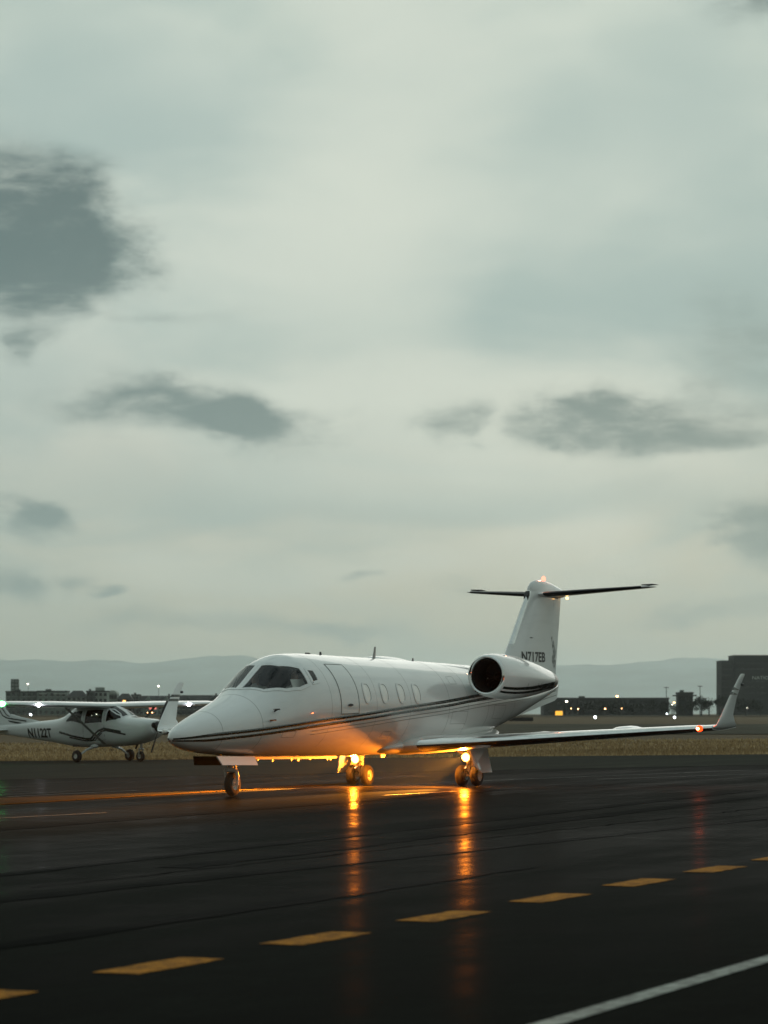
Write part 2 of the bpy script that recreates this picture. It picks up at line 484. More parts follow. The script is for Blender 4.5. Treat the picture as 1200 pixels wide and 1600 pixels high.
# dashed yellow edge line and the white line in the foreground
for i in range(-2, 13):
    a = Vector((-1.66, 16.0, 0)) + LD * (2.09 * i)
    rows = []
    for k in range(9):
        c = a + LD * (1.05 * k / 8); e = .012
        rows.append([(c.x + LN.x * t + RND.uniform(-e, e), c.y + LN.y * t + RND.uniform(-e, e), gz(c.x, c.y) + GT + .003) for t in (0, .10, .20, .30)])
    MB().grid(rows).build('yellow_dash', 'yellow_paint', taxiway, False)
strip('white_line', 'white_paint', (-8, -6.6), (14.1, 43.2), .135, GT + .003, taxiway)
strip('yellow_line', 'taxi_yellow', (-14.2, 30.5), (-.3, 60.2), .34, GT + .003, taxiway)
for a, b, w in (((-7.2, 38.3), (-4.2, 42.6), .10), ((-6.9, 51.6), (-4.85, 55.2), .10), ((0.0, 50.4), (1.35, 52.6), .10), ((4.6, 61.0), (10.5, 66.5), .12), ((1.6, 60.0), (9.0, 69.0), .10)):
    strip('pavement_line', 'faint_paint', a, b, w, GT + .002, taxiway, .02)
for a, b, w in (((-3, 24), (8, 47), .03), ((2, 12), (9, 30), .03)):
    strip('sealed_crack', 'crack_sealer', a, b, w, GT + .0015, taxiway, .12)
for (x, y), L, w in (((-6.0, 20.0), 34, .30), ((-4.2, 20.2), 34, .28), ((-2.0, 27.0), 24, .4), ((-9.5, 26), 30, .35), ((5.0, 30.0), 22, .4), ((-5.0, 12.0), 16, .25)):
    a = Vector((x, y, 0)); b = a + (LD + LN * RND.uniform(-.06, .06)) * L
    strip('tyre_mark', 'tyre_mark', (a.x, a.y), (b.x, b.y), w, GT + .001 + .0002 * x / 10, taxiway, .02)
def grass():
    m = MB()
    for i in range(34000):
        y = 94.1 + 58 * RND.random() ** 1.7
        x = RND.uniform(-.165 * y, .165 * y)
        if y < 94.6 and RND.random() < .4: continue
        h = RND.uniform(.05, .15) * (1.6 if RND.random() < .06 else 1)
        a = RND.uniform(0, PI); w = RND.uniform(.02, .06)
        z = gz(x, y) - .035
        dx, dy = math.cos(a) * w, math.sin(a) * w * .5
        lx, ly = RND.uniform(-.06, .06), RND.uniform(-.05, .05)
        m.add([(x - dx, y - dy, z), (x + dx, y + dy, z), (x + lx, y + ly, z + h)], [(0, 1, 2)])
    me = bpy.data.meshes.new('dry_grass'); me.from_pydata(m.v, [], m.f); me.materials.append(MATS['dry_blades'])
    return put('dry_grass', me)
tag(grass(), 'short dry golden grass along the far edge of the pavement', 'grass', kind='stuff')

# ------------------------------------------------------------------ far hills
def hills():
    crest = [(-14000, 60), (-6000, 62), (-2600, 72), (-1850, 85), (-1700, 86), (-1550, 82), (-1350, 84), (-1200, 80), (-1000, 86), (-850, 90), (-720, 92), (-600, 87), (-450, 78), (-200, 70), (100, 66),
             (500, 68), (900, 76), (1100, 78), (1300, 81), (1480, 87), (1620, 88), (1800, 84), (2200, 76), (4000, 66), (14000, 60)]
    xs = [c[0] for c in crest]
    def H(x):
        for (a, ha), (b, hb) in zip(crest, crest[1:]):
            if a <= x <= b: return ha + (hb - ha) * sstep(0, 1, (x - a) / (b - a))
        return 60
    rr = random.Random(5); KF = 30.0 / 14.0            # the range stands about 30 km off
    ph = [(rr.uniform(0, 6.28), k) for k in (.011, .023, .041, .078, .15)]
    cols = [-13000, -9000, -6000, -4000, -3000] + [-2500 + 25 * i for i in range(201)] + [3000, 4000, 6000, 9000, 13000]
    rows = []
    for fy, fh in ((12000, 0), (12400, .18), (12900, .42), (13400, .72), (13800, .93), (14000, 1.0), (14300, .9), (15000, .5), (16000, 0)):
        r = []
        for x in cols:
            h = H(x) * 14000 / FPX
            wob = sum(math.sin(x * k + p + fy * k * .7) / (i + 1) for i, (p, k) in enumerate(ph))
            r.append((x * KF, (fy + 60 * wob) * KF, 1.0 + (h * fh + 4.5 * wob * fh) * KF))
        rows.append(r)
    o = MB().grid(rows).build('hills', 'hazed_rock', None, True, 80)
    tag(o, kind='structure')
hills()

# ------------------------------------------------------------------ lofted bodies
def pchip(xs, ys):
    n = len(xs); h = [xs[i + 1] - xs[i] for i in range(n - 1)]; d = [(ys[i + 1] - ys[i]) / h[i] for i in range(n - 1)]
    m = [0.0] * n; m[0] = d[0]; m[-1] = d[-1]
    for i in range(1, n - 1):
        if d[i - 1] * d[i] > 0:
            w1 = 2 * h[i] + h[i - 1]; w2 = h[i] + 2 * h[i - 1]; m[i] = (w1 + w2) / (w1 / d[i - 1] + w2 / d[i])
    def f(x):
        if x <= xs[0]: return ys[0]
        if x >= xs[-1]: return ys[-1]
        lo, hi = 0, n - 1
        while hi - lo > 1:
            k = (lo + hi) // 2
            if xs[k] <= x: lo = k
            else: hi = k
        t = (x - xs[lo]) / h[lo]; t2 = t * t; t3 = t2 * t
        return (2 * t3 - 3 * t2 + 1) * ys[lo] + (t3 - 2 * t2 + t) * h[lo] * m[lo] + (-2 * t3 + 3 * t2) * ys[lo + 1] + (t3 - t2) * h[lo] * m[lo + 1]
    return f
def inside(poly, u, t):
    c = False; n = len(poly)
    for i in range(n):
        (a, b), (e, d) = poly[i], poly[(i + 1) % n]
        if (b > t) != (d > t) and u < (e - a) * (t - b) / (d - b) + a: c = not c
    return c
def dens(poly, k=8, closed=True):
    out = []; n = len(poly)
    for i in range(n if closed else n - 1):
        a, b = poly[i], poly[(i + 1) % n]
        out += [(a[0] + (b[0] - a[0]) * j / k, a[1] + (b[1] - a[1]) * j / k) for j in range(k)]
    if not closed: out.append(poly[-1])
    return out
class Body:
    """fuselage: stations (u from the nose, top, bottom, half width, height of the widest point); th runs from the top, port positive"""
    def __init__(s, tab, x0, expo=2.0, root=True):
        s.x0, s.e, s.root = x0, 2.0 / expo, root
        q = [math.sqrt(r[0]) if root else r[0] for r in tab]
        s.T, s.B, s.W, s.M = [pchip(q, [r[k] for r in tab]) for k in (1, 2, 3, 4)]
    def sec(s, u):
        q = math.sqrt(max(u, 0)) if s.root else u
        return s.T(q), s.B(q), s.W(q), s.M(q)
    def pt(s, u, th, off=0.0):
        zt, zb, w, zm = s.sec(u); c, n = math.cos(th), math.sin(th)
        sg = lambda v: math.copysign(abs(v) ** s.e, v)
        p = Vector((s.x0 - u, w * sg(n), zm + (zt - zm if c >= 0 else zm - zb) * sg(c)))
        return p + s.nrm(u, th) * off if off else p
    def nrm(s, u, th):
        e = .01
        a = s.pt(u + e, th) - s.pt(max(u - e, .001), th); b = s.pt(u, th + e) - s.pt(u, th - e)
        n = a.cross(b).normalized(); zm = s.sec(u)[3]
        r = s.pt(u, th) - Vector((s.x0 - u - .0, 0, zm))
        return n if n.dot(r) > 0 else -n
    def th(s, u, z, side=1):
        zt, zb, w, zm = s.sec(u)
        c = (z - zm) / (zt - zm if z >= zm else zm - zb); c = max(-1, min(1, c))
        return side * math.acos(math.copysign(abs(c) ** (1 / s.e), c))
    def skin(s, us, nth, holes=(), off=0.0, cap1=True):
        bb = [(min(p[0] for p in h), max(p[0] for p in h), h) for h in holes]
        ths = [-PI + 2 * PI * j / nth for j in range(nth)]
        m = MB(); m.v = [tuple(s.pt(u, t, off)) for u in us for t in ths]
        for i in range(len(us) - 1):
            uc = (us[i] + us[i + 1]) / 2; hs = [h for a, b, h in bb if a <= uc <= b]
            for j in range(nth):
                if hs:
                    tc = ths[j] + PI / nth
                    if any(inside(h, uc, tc) for h in hs): continue
                k = (j + 1) % nth
                m.f.append((i * nth + j, i * nth + k, (i + 1) * nth + k, (i + 1) * nth + j))
        return m
    def pane(s, poly, off, rings=5, dep=8):
        P = dens(poly, dep); n = len(P)
        cu, ct = sum(p[0] for p in P) / n, sum(p[1] for p in P) / n
        m = MB()
        m.grid([[s.pt(cu + (p[0] - cu) * r / rings, ct + (p[1] - ct) * r / rings, off) for p in P] for r in [.02] + list(range(1, rings + 1))], True)
        return m
    def ribbon(s, pts, w, off, closed=False, th=.004):
        """a raised strip following a line on the skin"""
        n = len(pts); rows = []
        P = [s.pt(u, t) for u, t in pts]
        for i in range(n):
            nr = s.nrm(*pts[i])
            a, b = (P[(i - 1) % n], P[(i + 1) % n]) if closed else (P[max(i - 1, 0)], P[min(i + 1, n - 1)])
            d = (b - a).normalized(); sd = d.cross(nr).normalized()
            ww = w[i] if hasattr(w, '__len__') else w
            rows.append([P[i] + sd * (-ww / 2) + nr * (off - th), P[i] + sd * (-ww / 2 * .92) + nr * off, P[i] + sd * (ww / 2 * .92) + nr * off, P[i] + sd * (ww / 2) + nr * (off - th)])
        if closed: rows.append(rows[0])
        return MB().grid(rows)
def airfoil(n=14):
    up = []
    for i in range(n + 1):
        x = .5 * (1 - math.cos(PI * i / n))
        y = 5 * (.2969 * math.sqrt(x) - .126 * x - .3516 * x * x + .2843 * x ** 3 - .1036 * x ** 4)
        up.append((x, y))
    return [(x, y) for x, y in reversed(up)] + [(x, -y) for x, y in up[1:-1]]
AF = airfoil()
def foil(le, chord, t, up=(0, 0, 1), camber=0.0):
    le = Vector(le); up = Vector(up)
    return [le + Vector((-x * chord, 0, 0)) + up * ((y * t + camber * 4 * x * (1 - x)) * chord) for x, y in AF]
def text_mesh(txt, size, bold=.0):
    c = bpy.data.curves.new('lettering', 'FONT'); c.body = txt; c.size = size; c.offset = bold
    o = bpy.data.objects.new('lettering', c); COL.objects.link(o)
    dg = bpy.context.evaluated_depsgraph_get()
    me = bpy.data.meshes.new_from_object(o.evaluated_get(dg))
    bpy.data.objects.remove(o)
    bm = bmesh.new(); bm.from_mesh(me)
    for _ in range(2): bmesh.ops.subdivide_edges(bm, edges=[e for e in bm.edges if e.calc_length() > size * .12], cuts=1)
    bmesh.ops.triangulate(bm, faces=bm.faces)
    bm.to_mesh(me); bm.free()
    me.materials.clear()
    return me
def wheel(parent, name, c, r, w, rimr, axis=(0, 1, 0), rim_mat='gear_paint'):
    """tyre and rim as one wheel part with two sub-parts"""
    prof = []
    for k in range(15):
        a = PI * k / 14
        prof.append((-math.cos(a) * w / 2, rimr + (r - rimr) * math.sin(a) ** .55))
    t = MB().lathe(prof, c, axis, 32).build('tyre', 'tyre_rubber', parent)
    m = MB()
    m.lathe([(-w * .42, rimr * 1.02), (-w * .45, rimr * .93), (-w * .25, rimr * .86), (-w * .22, rimr * .35), (-w * .36, rimr * .30), (-w * .38, .001)], c, axis, 28)
    m.lathe([(w * .42, rimr * 1.02), (w * .45, rimr * .93), (w * .25, rimr * .86), (w * .22, rimr * .35), (w * .36, rimr * .30), (w * .38, .001)], c, axis, 28)
    d = Vector(axis)
    for k in range(8):
        a = 2 * PI * k / 8
        off = Vector((math.cos(a), 0, math.sin(a))) * rimr * .6
        m.tube([Vector(c) + off - d * w * .30, Vector(c) + off + d * w * .30], rimr * .09, 6)
    m.build('rim', rim_mat, parent)
    return t

# ------------------------------------------------------------------ the business jet
JA = 1.0732                                               # heading: nose to the left and towards the camera
jet = empty('business_jet')
jet.matrix_world = Matrix.Translation((.6094, 57.01, FALL * .6094)) @ Matrix.Rotation(-math.atan(FALL), 4, 'Y') @ Matrix.Rotation(PI + JA, 4, 'Z')
tag(jet, 'glossy white twin-engine business jet with dark double stripe and lit landing lights', 'airplane')
NOSE = -9.04
JET = [(0, 1.07, 1.07, 0, 1.07), (.06, 1.18, .985, .10, 1.07), (.2, 1.26, .925, .185, 1.08), (.5, 1.375, .85, .295, 1.10), (1.0, 1.525, .79, .435, 1.14),
       (1.5, 1.67, .755, .555, 1.19), (2.0, 1.83, .73, .66, 1.25), (2.4, 2.01, .71, .74, 1.32), (2.8, 2.26, .695, .81, 1.40), (3.2, 2.475, .685, .872, 1.48),
       (3.7, 2.59, .68, .925, 1.55), (4.4, 2.61, .67, .96, 1.6), (5.5, 2.59, .66, .98, 1.62), (8.0, 2.545, .655, .98, 1.62), (9.5, 2.515, .69, .965, 1.63),
       (11, 2.475, .89, .915, 1.67), (12.5, 2.42, 1.2, .80, 1.75), (14, 2.35, 1.58, .56, 1.86), (15.0, 2.29, 1.82, .36, 1.98), (15.55, 2.24, 1.97, .20, 2.05), (15.85, 2.13, 2.09, .03, 2.1)]
JB = Body(JET, -NOSE)
def P(s, l, z): return Vector((-s, l, z))
def mirror(poly): return [(u, -t) for u, t in reversed(poly)]
PORT_WS = [(2.24, .045), (2.44, .62), (2.85, .97), (3.17, 1.09), (3.46, 1.08), (3.48, .69), (3.12, .40), (2.99, .045)]
PORT_SIDE = [(3.60, .75), (3.82, .79), (3.80, 1.05), (3.58, 1.07)]
GLASS = [PORT_WS, mirror(PORT_WS), PORT_SIDE, mirror(PORT_SIDE)]
def jet_fuselage():
    us = [0.0, .004, .015, .035, .06, .09, .13, .18, .24, .31, .4, .5, .62, .75, .9, 1.05, 1.2, 1.35, 1.5, 1.65, 1.8, 1.95, 2.05]
    u = 2.12
    while u < 3.95: us.append(u); u += .02
    u = 4.0
    while u < 15.75: us.append(u); u += .12
    us += [15.8, 15.85]
    f = JB.skin(us, 160, GLASS).build('fuselage', 'jet_white', jet, True, 60)
    # dark lining of the cockpit, open where the glass is
    lu = [2.0 + .03 * i for i in range(76)]
    JB.skin(lu, 96, GLASS, -.035).build('cockpit_lining', 'liner_dark', jet, True, 60)
    ring = [JB.pt(4.22, 2 * PI * k / 40, -.036) for k in range(40)]
    MB().add(ring + [r + Vector((-.03, 0, 0)) for r in ring], [tuple(range(40)), tuple(range(79, 39, -1))]).build('cockpit_bulkhead', 'liner_dark', jet, False)
    MB().box((6.25, 0, 1.62), (.34, .96, .44)).box((6.20, 0, 1.86), (.30, .92, .10)).build('instrument_panel', 'dash_black', jet, False)
    for poly, nm in ((PORT_WS, 'windshield'), (mirror(PORT_WS), 'windshield'), (PORT_SIDE, 'side_window'), (mirror(PORT_SIDE), 'side_window')):
        w = JB.pane(poly, .002).build(nm, 'windshield_glass', jet, True, 80)
        JB.ribbon(dens(poly, 10), .07, .008, True, .012).build('frame', 'jet_white', w, True, 60)
    # entry door: shut lines and handle
    dp = [(4.37, .66), (5.02, .66), (5.02, 1.715), (4.37, 1.715)]
    dr = JB.pane(dens(dp, 3), .004, 6, 4).build('cabin_door', 'jet_white', jet, True, 60)
    JB.ribbon(dens(dp, 16), .020, .0065, True, .004).build('door_seam', 'seam_grey', dr, False)
    h = JB.pt(4.68, 1.55, .012)
    JB.pane([(4.60, 1.535), (4.69, 1.52), (4.78, 1.535), (4.79, 1.555), (4.69, 1.575), (4.60, 1.56)], .014, 2, 3).build('door_handle', 'dark_metal', dr, False)
    # cabin windows with their pale shades
    for side in (1, -1):
        for u0 in (5.38, 6.07, 6.75, 7.40):
            tc = JB.th(u0, 1.865)
            oval = []
            for k in range(28):
                a = 2 * PI * k / 28
                ca, sa = math.cos(a), math.sin(a)
                oval.append((u0 + .135 * math.copysign(abs(ca) ** .75, ca), side * (tc + .20 * math.copysign(abs(sa) ** .75, sa))))
            w = JB.pane(oval, -.012 + .018, 4, 1).build('cabin_window', 'shade_white', jet, True, 60)
            JB.ribbon(oval, .045, .012, True, .010).build('frame', 'jet_white', w, True, 60)
            inner = [(u0 + (u - u0) * .90, side * tc + (t - side * tc) * .92) for u, t in oval]
            JB.ribbon(inner[-5:] + inner[:5] if side < 0 else inner[-8:] + inner[:5], .022, .0105, False, .003).build('seal', 'dark_metal', w, False)
    # stripes sweeping up from the nose
    zs = pchip([0, .3, .87, 1.83, 2.69, 3.65, 5, 7, 8.64, 9.85, 12, 14, 15.6], [1.055, 1.075, 1.125, 1.19, 1.26, 1.34, 1.44, 1.59, 1.70, 1.80, 1.95, 2.06, 2.14])
    for side in (1, -1):
        for dz, w, u0, u1, nm in ((0.0, .060, .012, 14.2, 'stripe'), (-.088, .054, .012, 14.5, 'stripe'), (-.175, .014, 3.5, 13.0, 'pinstripe'), (-.24, .010, 3.5, 13.0, 'pinstripe')):
            pts = []
            n = 160
            for i in range(n + 1):
                u = u0 + (u1 - u0) * (i / n) ** 1.4
                k = min(1, .35 + u * .9)
                pts.append((u, JB.th(u, max(JB.sec(u)[1] + .004, zs(u) + dz * k), side)))
            ws = [w * min(1, .45 + p[0] * .6) for p in pts]
            JB.ribbon(pts, ws, .0055, False, .0035).build(nm, 'stripe_green' if nm == 'stripe' else 'seam_grey', jet, True, 60)
    # panel joints
    for u, a, b in ((1.02, -2.6, 2.6), (2.02, -2.8, 2.8), (8.75, -2.3, 2.3), (10.6, -2.2, 2.2)):
        JB.ribbon([(u, a + (b - a) * k / 60) for k in range(61)], .008, .0015, False, .001).build('panel_joint', 'seam_grey', jet, False)
    # access hatches
    for u0, u1, z0, z1 in ((2.6, 3.0, 1.05, 1.16), (8.9, 9.6, 1.25, 1.50), (10.9, 11.5, 1.35, 1.62), (9.0, 9.3, 2.05, 2.20), (6.2, 6.55, 1.0, 1.12)):
        for side in (1, -1):
            q = [(u, JB.th(u, z, side)) for u, z in dens([(u0, z0), (u1, z0), (u1, z1), (u0, z1)], 6)]
            JB.ribbon(q, .007, .0016, True, .001).build('access_hatch', 'seam_grey', jet, False)
    for u in (4.05, 5.72, 7.1, 9.6, 12.0):
        JB.ribbon([(u, -2.5 + 5.0 * k / 60) for k in range(61)], .005, .0013, False, .001).build('panel_joint', 'seam_grey', jet, False)
    # pitot heads, vanes, aerials
    for u, t in ((2.37, 1.25), (2.22, 1.46)):
        for side in (1, -1):
            b = JB.pt(u, side * t); n = JB.nrm(u, side * t)
            m = MB().tube([b - n * .01, b + n * .10], [.018, .012], 8).tube([b + n * .10 - Vector((.05, 0, 0)), b + n * .10 + Vector((.16, 0, 0))], [.014, .007], 8)
            m.build('pitot_probe', 'dark_metal', jet)
    for s, hh, sw, c in ((-1.72, .23, .09, .13), (-3.82, .06, .02, .12), (-.05, .06, .02, .09), (2.75, .14, .02, .16), (-4.35, .025, 0, .3)):
        u = s - NOSE; z = JB.sec(u)[0]
        m = MB().loft([foil(P(s, 0, z - .03), c, .14, (0, 1, 0)), foil(P(s + sw, 0, z + hh), c * .55, .14, (0, 1, 0))])
        m.build('aerial', 'dull_metal' if hh > .1 else 'dark_metal', jet, True, 50)
    for s, hh, c in ((-6.21, .07, .10), (-5.66, .085, .07), (-4.96, .07, .06), (-4.75, .085, .11), (-4.29, .06, .09), (-3.60, .075, .06), (-3.48, .075, .06), (-1.44, .06, .16)):
        z = JB.sec(s - NOSE)[1]
        MB().loft([foil(P(s, 0, z + .02), c * 1.5, .18, (0, 1, 0)), foil(P(s + .03, 0, z - hh), c, .22, (0, 1, 0))]).build('belly_aerial', 'gear_paint', jet, True, 50)
    MB().loft([[P(s, y, JB.sec(s - NOSE)[1] + dz) for y, dz in ((-.02, .015), (-.015, -.042), (.015, -.042), (.02, .015))] for s in [-6.6 + .20 * i for i in range(18)]]).build('added_strake', 'jet_white', jet, True, 40)  # strake added below the belly to catch the landing light as a bright line
jet_fuselage()

def jet_wing(sg):
    zr = lambda l: .845 + (l - 1.0) * .0545
    le = pchip([0, 1.0, 1.25, 1.6, 2.2, 6.35], [-1.85, -1.78, -1.45, -1.06, -.82, .28])
    ch = lambda l: 1.55 - le(l)
    LS = [.3, .7, 1.0, 1.15, 1.3, 1.45, 1.6, 1.8, 2.2, 2.8, 3.6, 4.4, 5.2, 5.8, 6.15, 6.35]
    fl = lambda l: foil(P(le(l), sg * l, zr(l)), ch(l), .105 if l < 5.9 else .09, camber=.006)
    wing = MB().loft([fl(l) for l in LS]).build('wing', 'jet_white', jet, True, 50)
    k = len(AF) // 2; rows = []
    for l in LS[2:]:                                     # polished leading edge
        c = Vector((-.15 * ch(l), 0, 0)) + P(le(l), sg * l, zr(l))
        rows.append([p + (p - c).normalized() * .004 for p in fl(l)[k - 3:k + 4]])
    MB().grid(rows).build('leading_edge', 'polished_metal', wing, True, 60)
    for l in (2.55, 4.35):                               # low blisters on the upper skin
        s0 = le(l) + ch(l) * .62
        MB().lathe([(-.62, .001), (-.5, .07), (-.2, .12), (.1, .13), (.45, .09), (.62, .001)], P(s0, sg * l, zr(l) + .052), (-1, 0, 0), 16, squash=(2.4, .8)).build('flap_fairing', 'jet_white', wing)
    # winglet: blends up from the tip, swept back
    def sect(s0, l, z, c, t, a):
        return foil(P(s0, sg * l, z), c, t, (0, -sg * math.sin(a), math.cos(a)))
    zt = zr(6.35)
    path = [(.27, 6.30, zt - .002, 1.26, .085, 0), (.31, 6.37, zt + .012, 1.16, .085, .4), (.36, 6.41, zt + .05, 1.05, .085, .85), (.43, 6.43, zt + .13, .84, .085, 1.2),
            (.54, 6.445, zt + .25, .62, .085, 1.42), (.86, 6.475, zt + .58, .42, .085, 1.48), (1.22, 6.51, zt + .92, .29, .085, 1.48), (1.34, 6.52, zt + 1.02, .26, .07, 1.48), (1.40, 6.523, zt + 1.05, .18, .05, 1.48)]
    wl = MB().loft([sect(*p) for p in path]).build('winglet', 'jet_white', jet, True, 60)
    for zz in (.64, .73):
        f = (zz - .58) / .34
        s0 = .86 + .36 * f; c = .42 - .13 * f; l = 6.475 + .035 * f
        A = sect(s0 - .004, l, zt + zz, c + .008, .10, 1.48); B = sect(s0 + .04, l + .002, zt + zz + .055, c - .025, .10, 1.48)
        MB().loft([A, B], False, False).build('winglet_stripe', 'stripe_green', wl, True, 60)
    MB().lathe([(0, .012), (.02, .028), (.10, .028), (.13, .012)], P(1.42, sg * 6.51, zt + .84), (-1, 0, 0), 10, True, True).build('strobe_housing', 'dark_metal', wl)
    # navigation light on the tip's leading edge
    p = P(le(6.12) - .012, sg * 6.12, zr(6.12))
    nl = MB().lathe([(-.08, .002), (-.06, .042), (0, .064), (.06, .055), (.10, .01)], p, (-1, 0, 0), 14).build('nav_light', 'red_nav' if sg > 0 else 'shade_white', wing)
    if sg > 0:
        MB().lathe([(-.115, .001), (-.10, .022), (-.08, .028), (-.03, .02)], p, (-1, 0, 0), 12).build('nav_bulb', 'red_core', wing)
        lamp('nav_glow', 'POINT', jet, p + Vector((.13, .03, .02)), 22.0, (1.0, .09, .012), .03)
    # root fairing under the cabin
    rows = []
    for s, w_, zb, zt_ in ((-2.35, .40, .74, .82), (-2.15, .58, .70, .89), (-1.85, .72, .68, .96), (-1.4, .82, .665, 1.02), (-.6, .92, .65, 1.06), (.5, .96, .64, 1.08), (1.4, .92, .66, 1.10), (2.2, .78, .78, 1.12), (2.9, .50, .95, 1.15)):
        rows.append([P(s, sg * (w_ * math.sin(a) ** .75 if a else 0), zb + (zt_ - zb) * (1 - math.cos(a)) / 2 * 1.0) for a in [PI * k / 16 * .96 for k in range(17)]])
    MB().grid(rows).build('wing_root_fairing', 'jet_white', jet, True, 60)
for sg in (1, -1): jet_wing(sg)

def jet_engine(sg):
    o = P(.55, sg * 1.36, 2.225); ax = (P(4.0, sg * 1.30, 2.12) - o).normalized()
    prof = [(.42, .300), (.30, .298), (.18, .304), (.08, .322), (.03, .342), (.008, .364), (0, .378), (.010, .394), (.04, .412), (.10, .428), (.3, .448), (.7, .460), (1.2, .448), (1.8, .395), (2.3, .33), (2.7, .268), (2.95, .228)]
    n = MB().lathe(prof[8:], o, ax, 48).build('engine_nacelle', 'jet_white', jet, True, 60)
    MB().lathe(prof[3:9], o, ax, 48).build('inlet_lip', 'polished_metal', n, True, 60)
    MB().lathe(prof[:4] , o, ax, 48).lathe([(.42, .300), (.75, .31)], o, ax, 48).build('inlet_duct', 'duct_dark', n, True, 60)
    MB().lathe([(.74, .001), (.742, .33)], o, ax, 40).build('fan_backing', 'duct_dark', n)
    MB().lathe([(.46, .001), (.50, .05), (.58, .085), (.66, .095)], o, ax, 24).build('fan_spinner', 'fan_dark', n)
    d = Vector(ax); up = Vector((0, 0, 1)); a = d.cross(up).normalized(); b = a.cross(d)
    for k in range(22):
        t = 2 * PI * k / 22
        r = a * math.cos(t) + b * math.sin(t); q = d.cross(r)
        m = MB()
        m.add([o + d * .60 + r * .09 - q * .012, o + d * .68 + r * .09 + q * .014, o + d * .67 + r * .308 + q * .036, o + d * .62 + r * .308 - q * .034], [(0, 1, 2, 3)])
        m.build('fan_blade', 'fan_dark', n, False)
    MB().lathe([(2.90, .230), (3.0, .222), (3.25, .165), (3.26, .155), (3.1, .15), (2.95, .15)], o, ax, 40).build('exhaust_nozzle', 'dull_metal', n)
    MB().lathe([(2.95, .10), (3.15, .08), (3.34, .02), (3.36, .001)], o, ax, 24).build('exhaust_cone', 'dark_metal', n)
    # stripe continues along the lower flank
    for c0, w_ in ((-.62, .055), (-.86, .05)):
        rows = []
        rp = pchip([p[0] for p in prof[8:]], [p[1] for p in prof[8:]])
        for i in range(50):
            t = .10 + 2.83 * i / 49
            rr = rp(t) + .004
            ang0 = c0 + .30 * (i / 49) ** 1.3
            wd = w_ / rr * (1.0 + .8 * i / 49)
            rows.append([o + d * t + a * (sg * rr * math.cos(x)) + b * (rr * math.sin(x)) for x in (ang0 - wd / 2, ang0, ang0 + wd / 2)])
        MB().grid(rows).build('stripe', 'stripe_green', n, True, 60)
    for t, an in ((1.15, -.34), (1.75, -.30), (1.95, -.28)):
        rr = rp(t)
        rows = [[o + d * (t + k * .02) + a * (sg * (rr + .003) * math.cos(x)) + b * ((rr + .003) * math.sin(x)) for x in (an - .10, an + .05)] for k in range(2)]
        MB().grid(rows).build('drain_vent', 'seam_grey', n, False)
    # pylon
    y0 = .72
    pr = []
    for f in (0, .35, .7, 1.0):
        yy = y0 + (1.06 - y0) * f
        pr.append(foil(P(1.35 - .1 * f, sg * yy, 2.17), 2.5 - .15 * f, .075))
    MB().loft(pr).build('engine_pylon', 'jet_white', jet, True, 50)
for sg in (1, -1): jet_engine(sg)

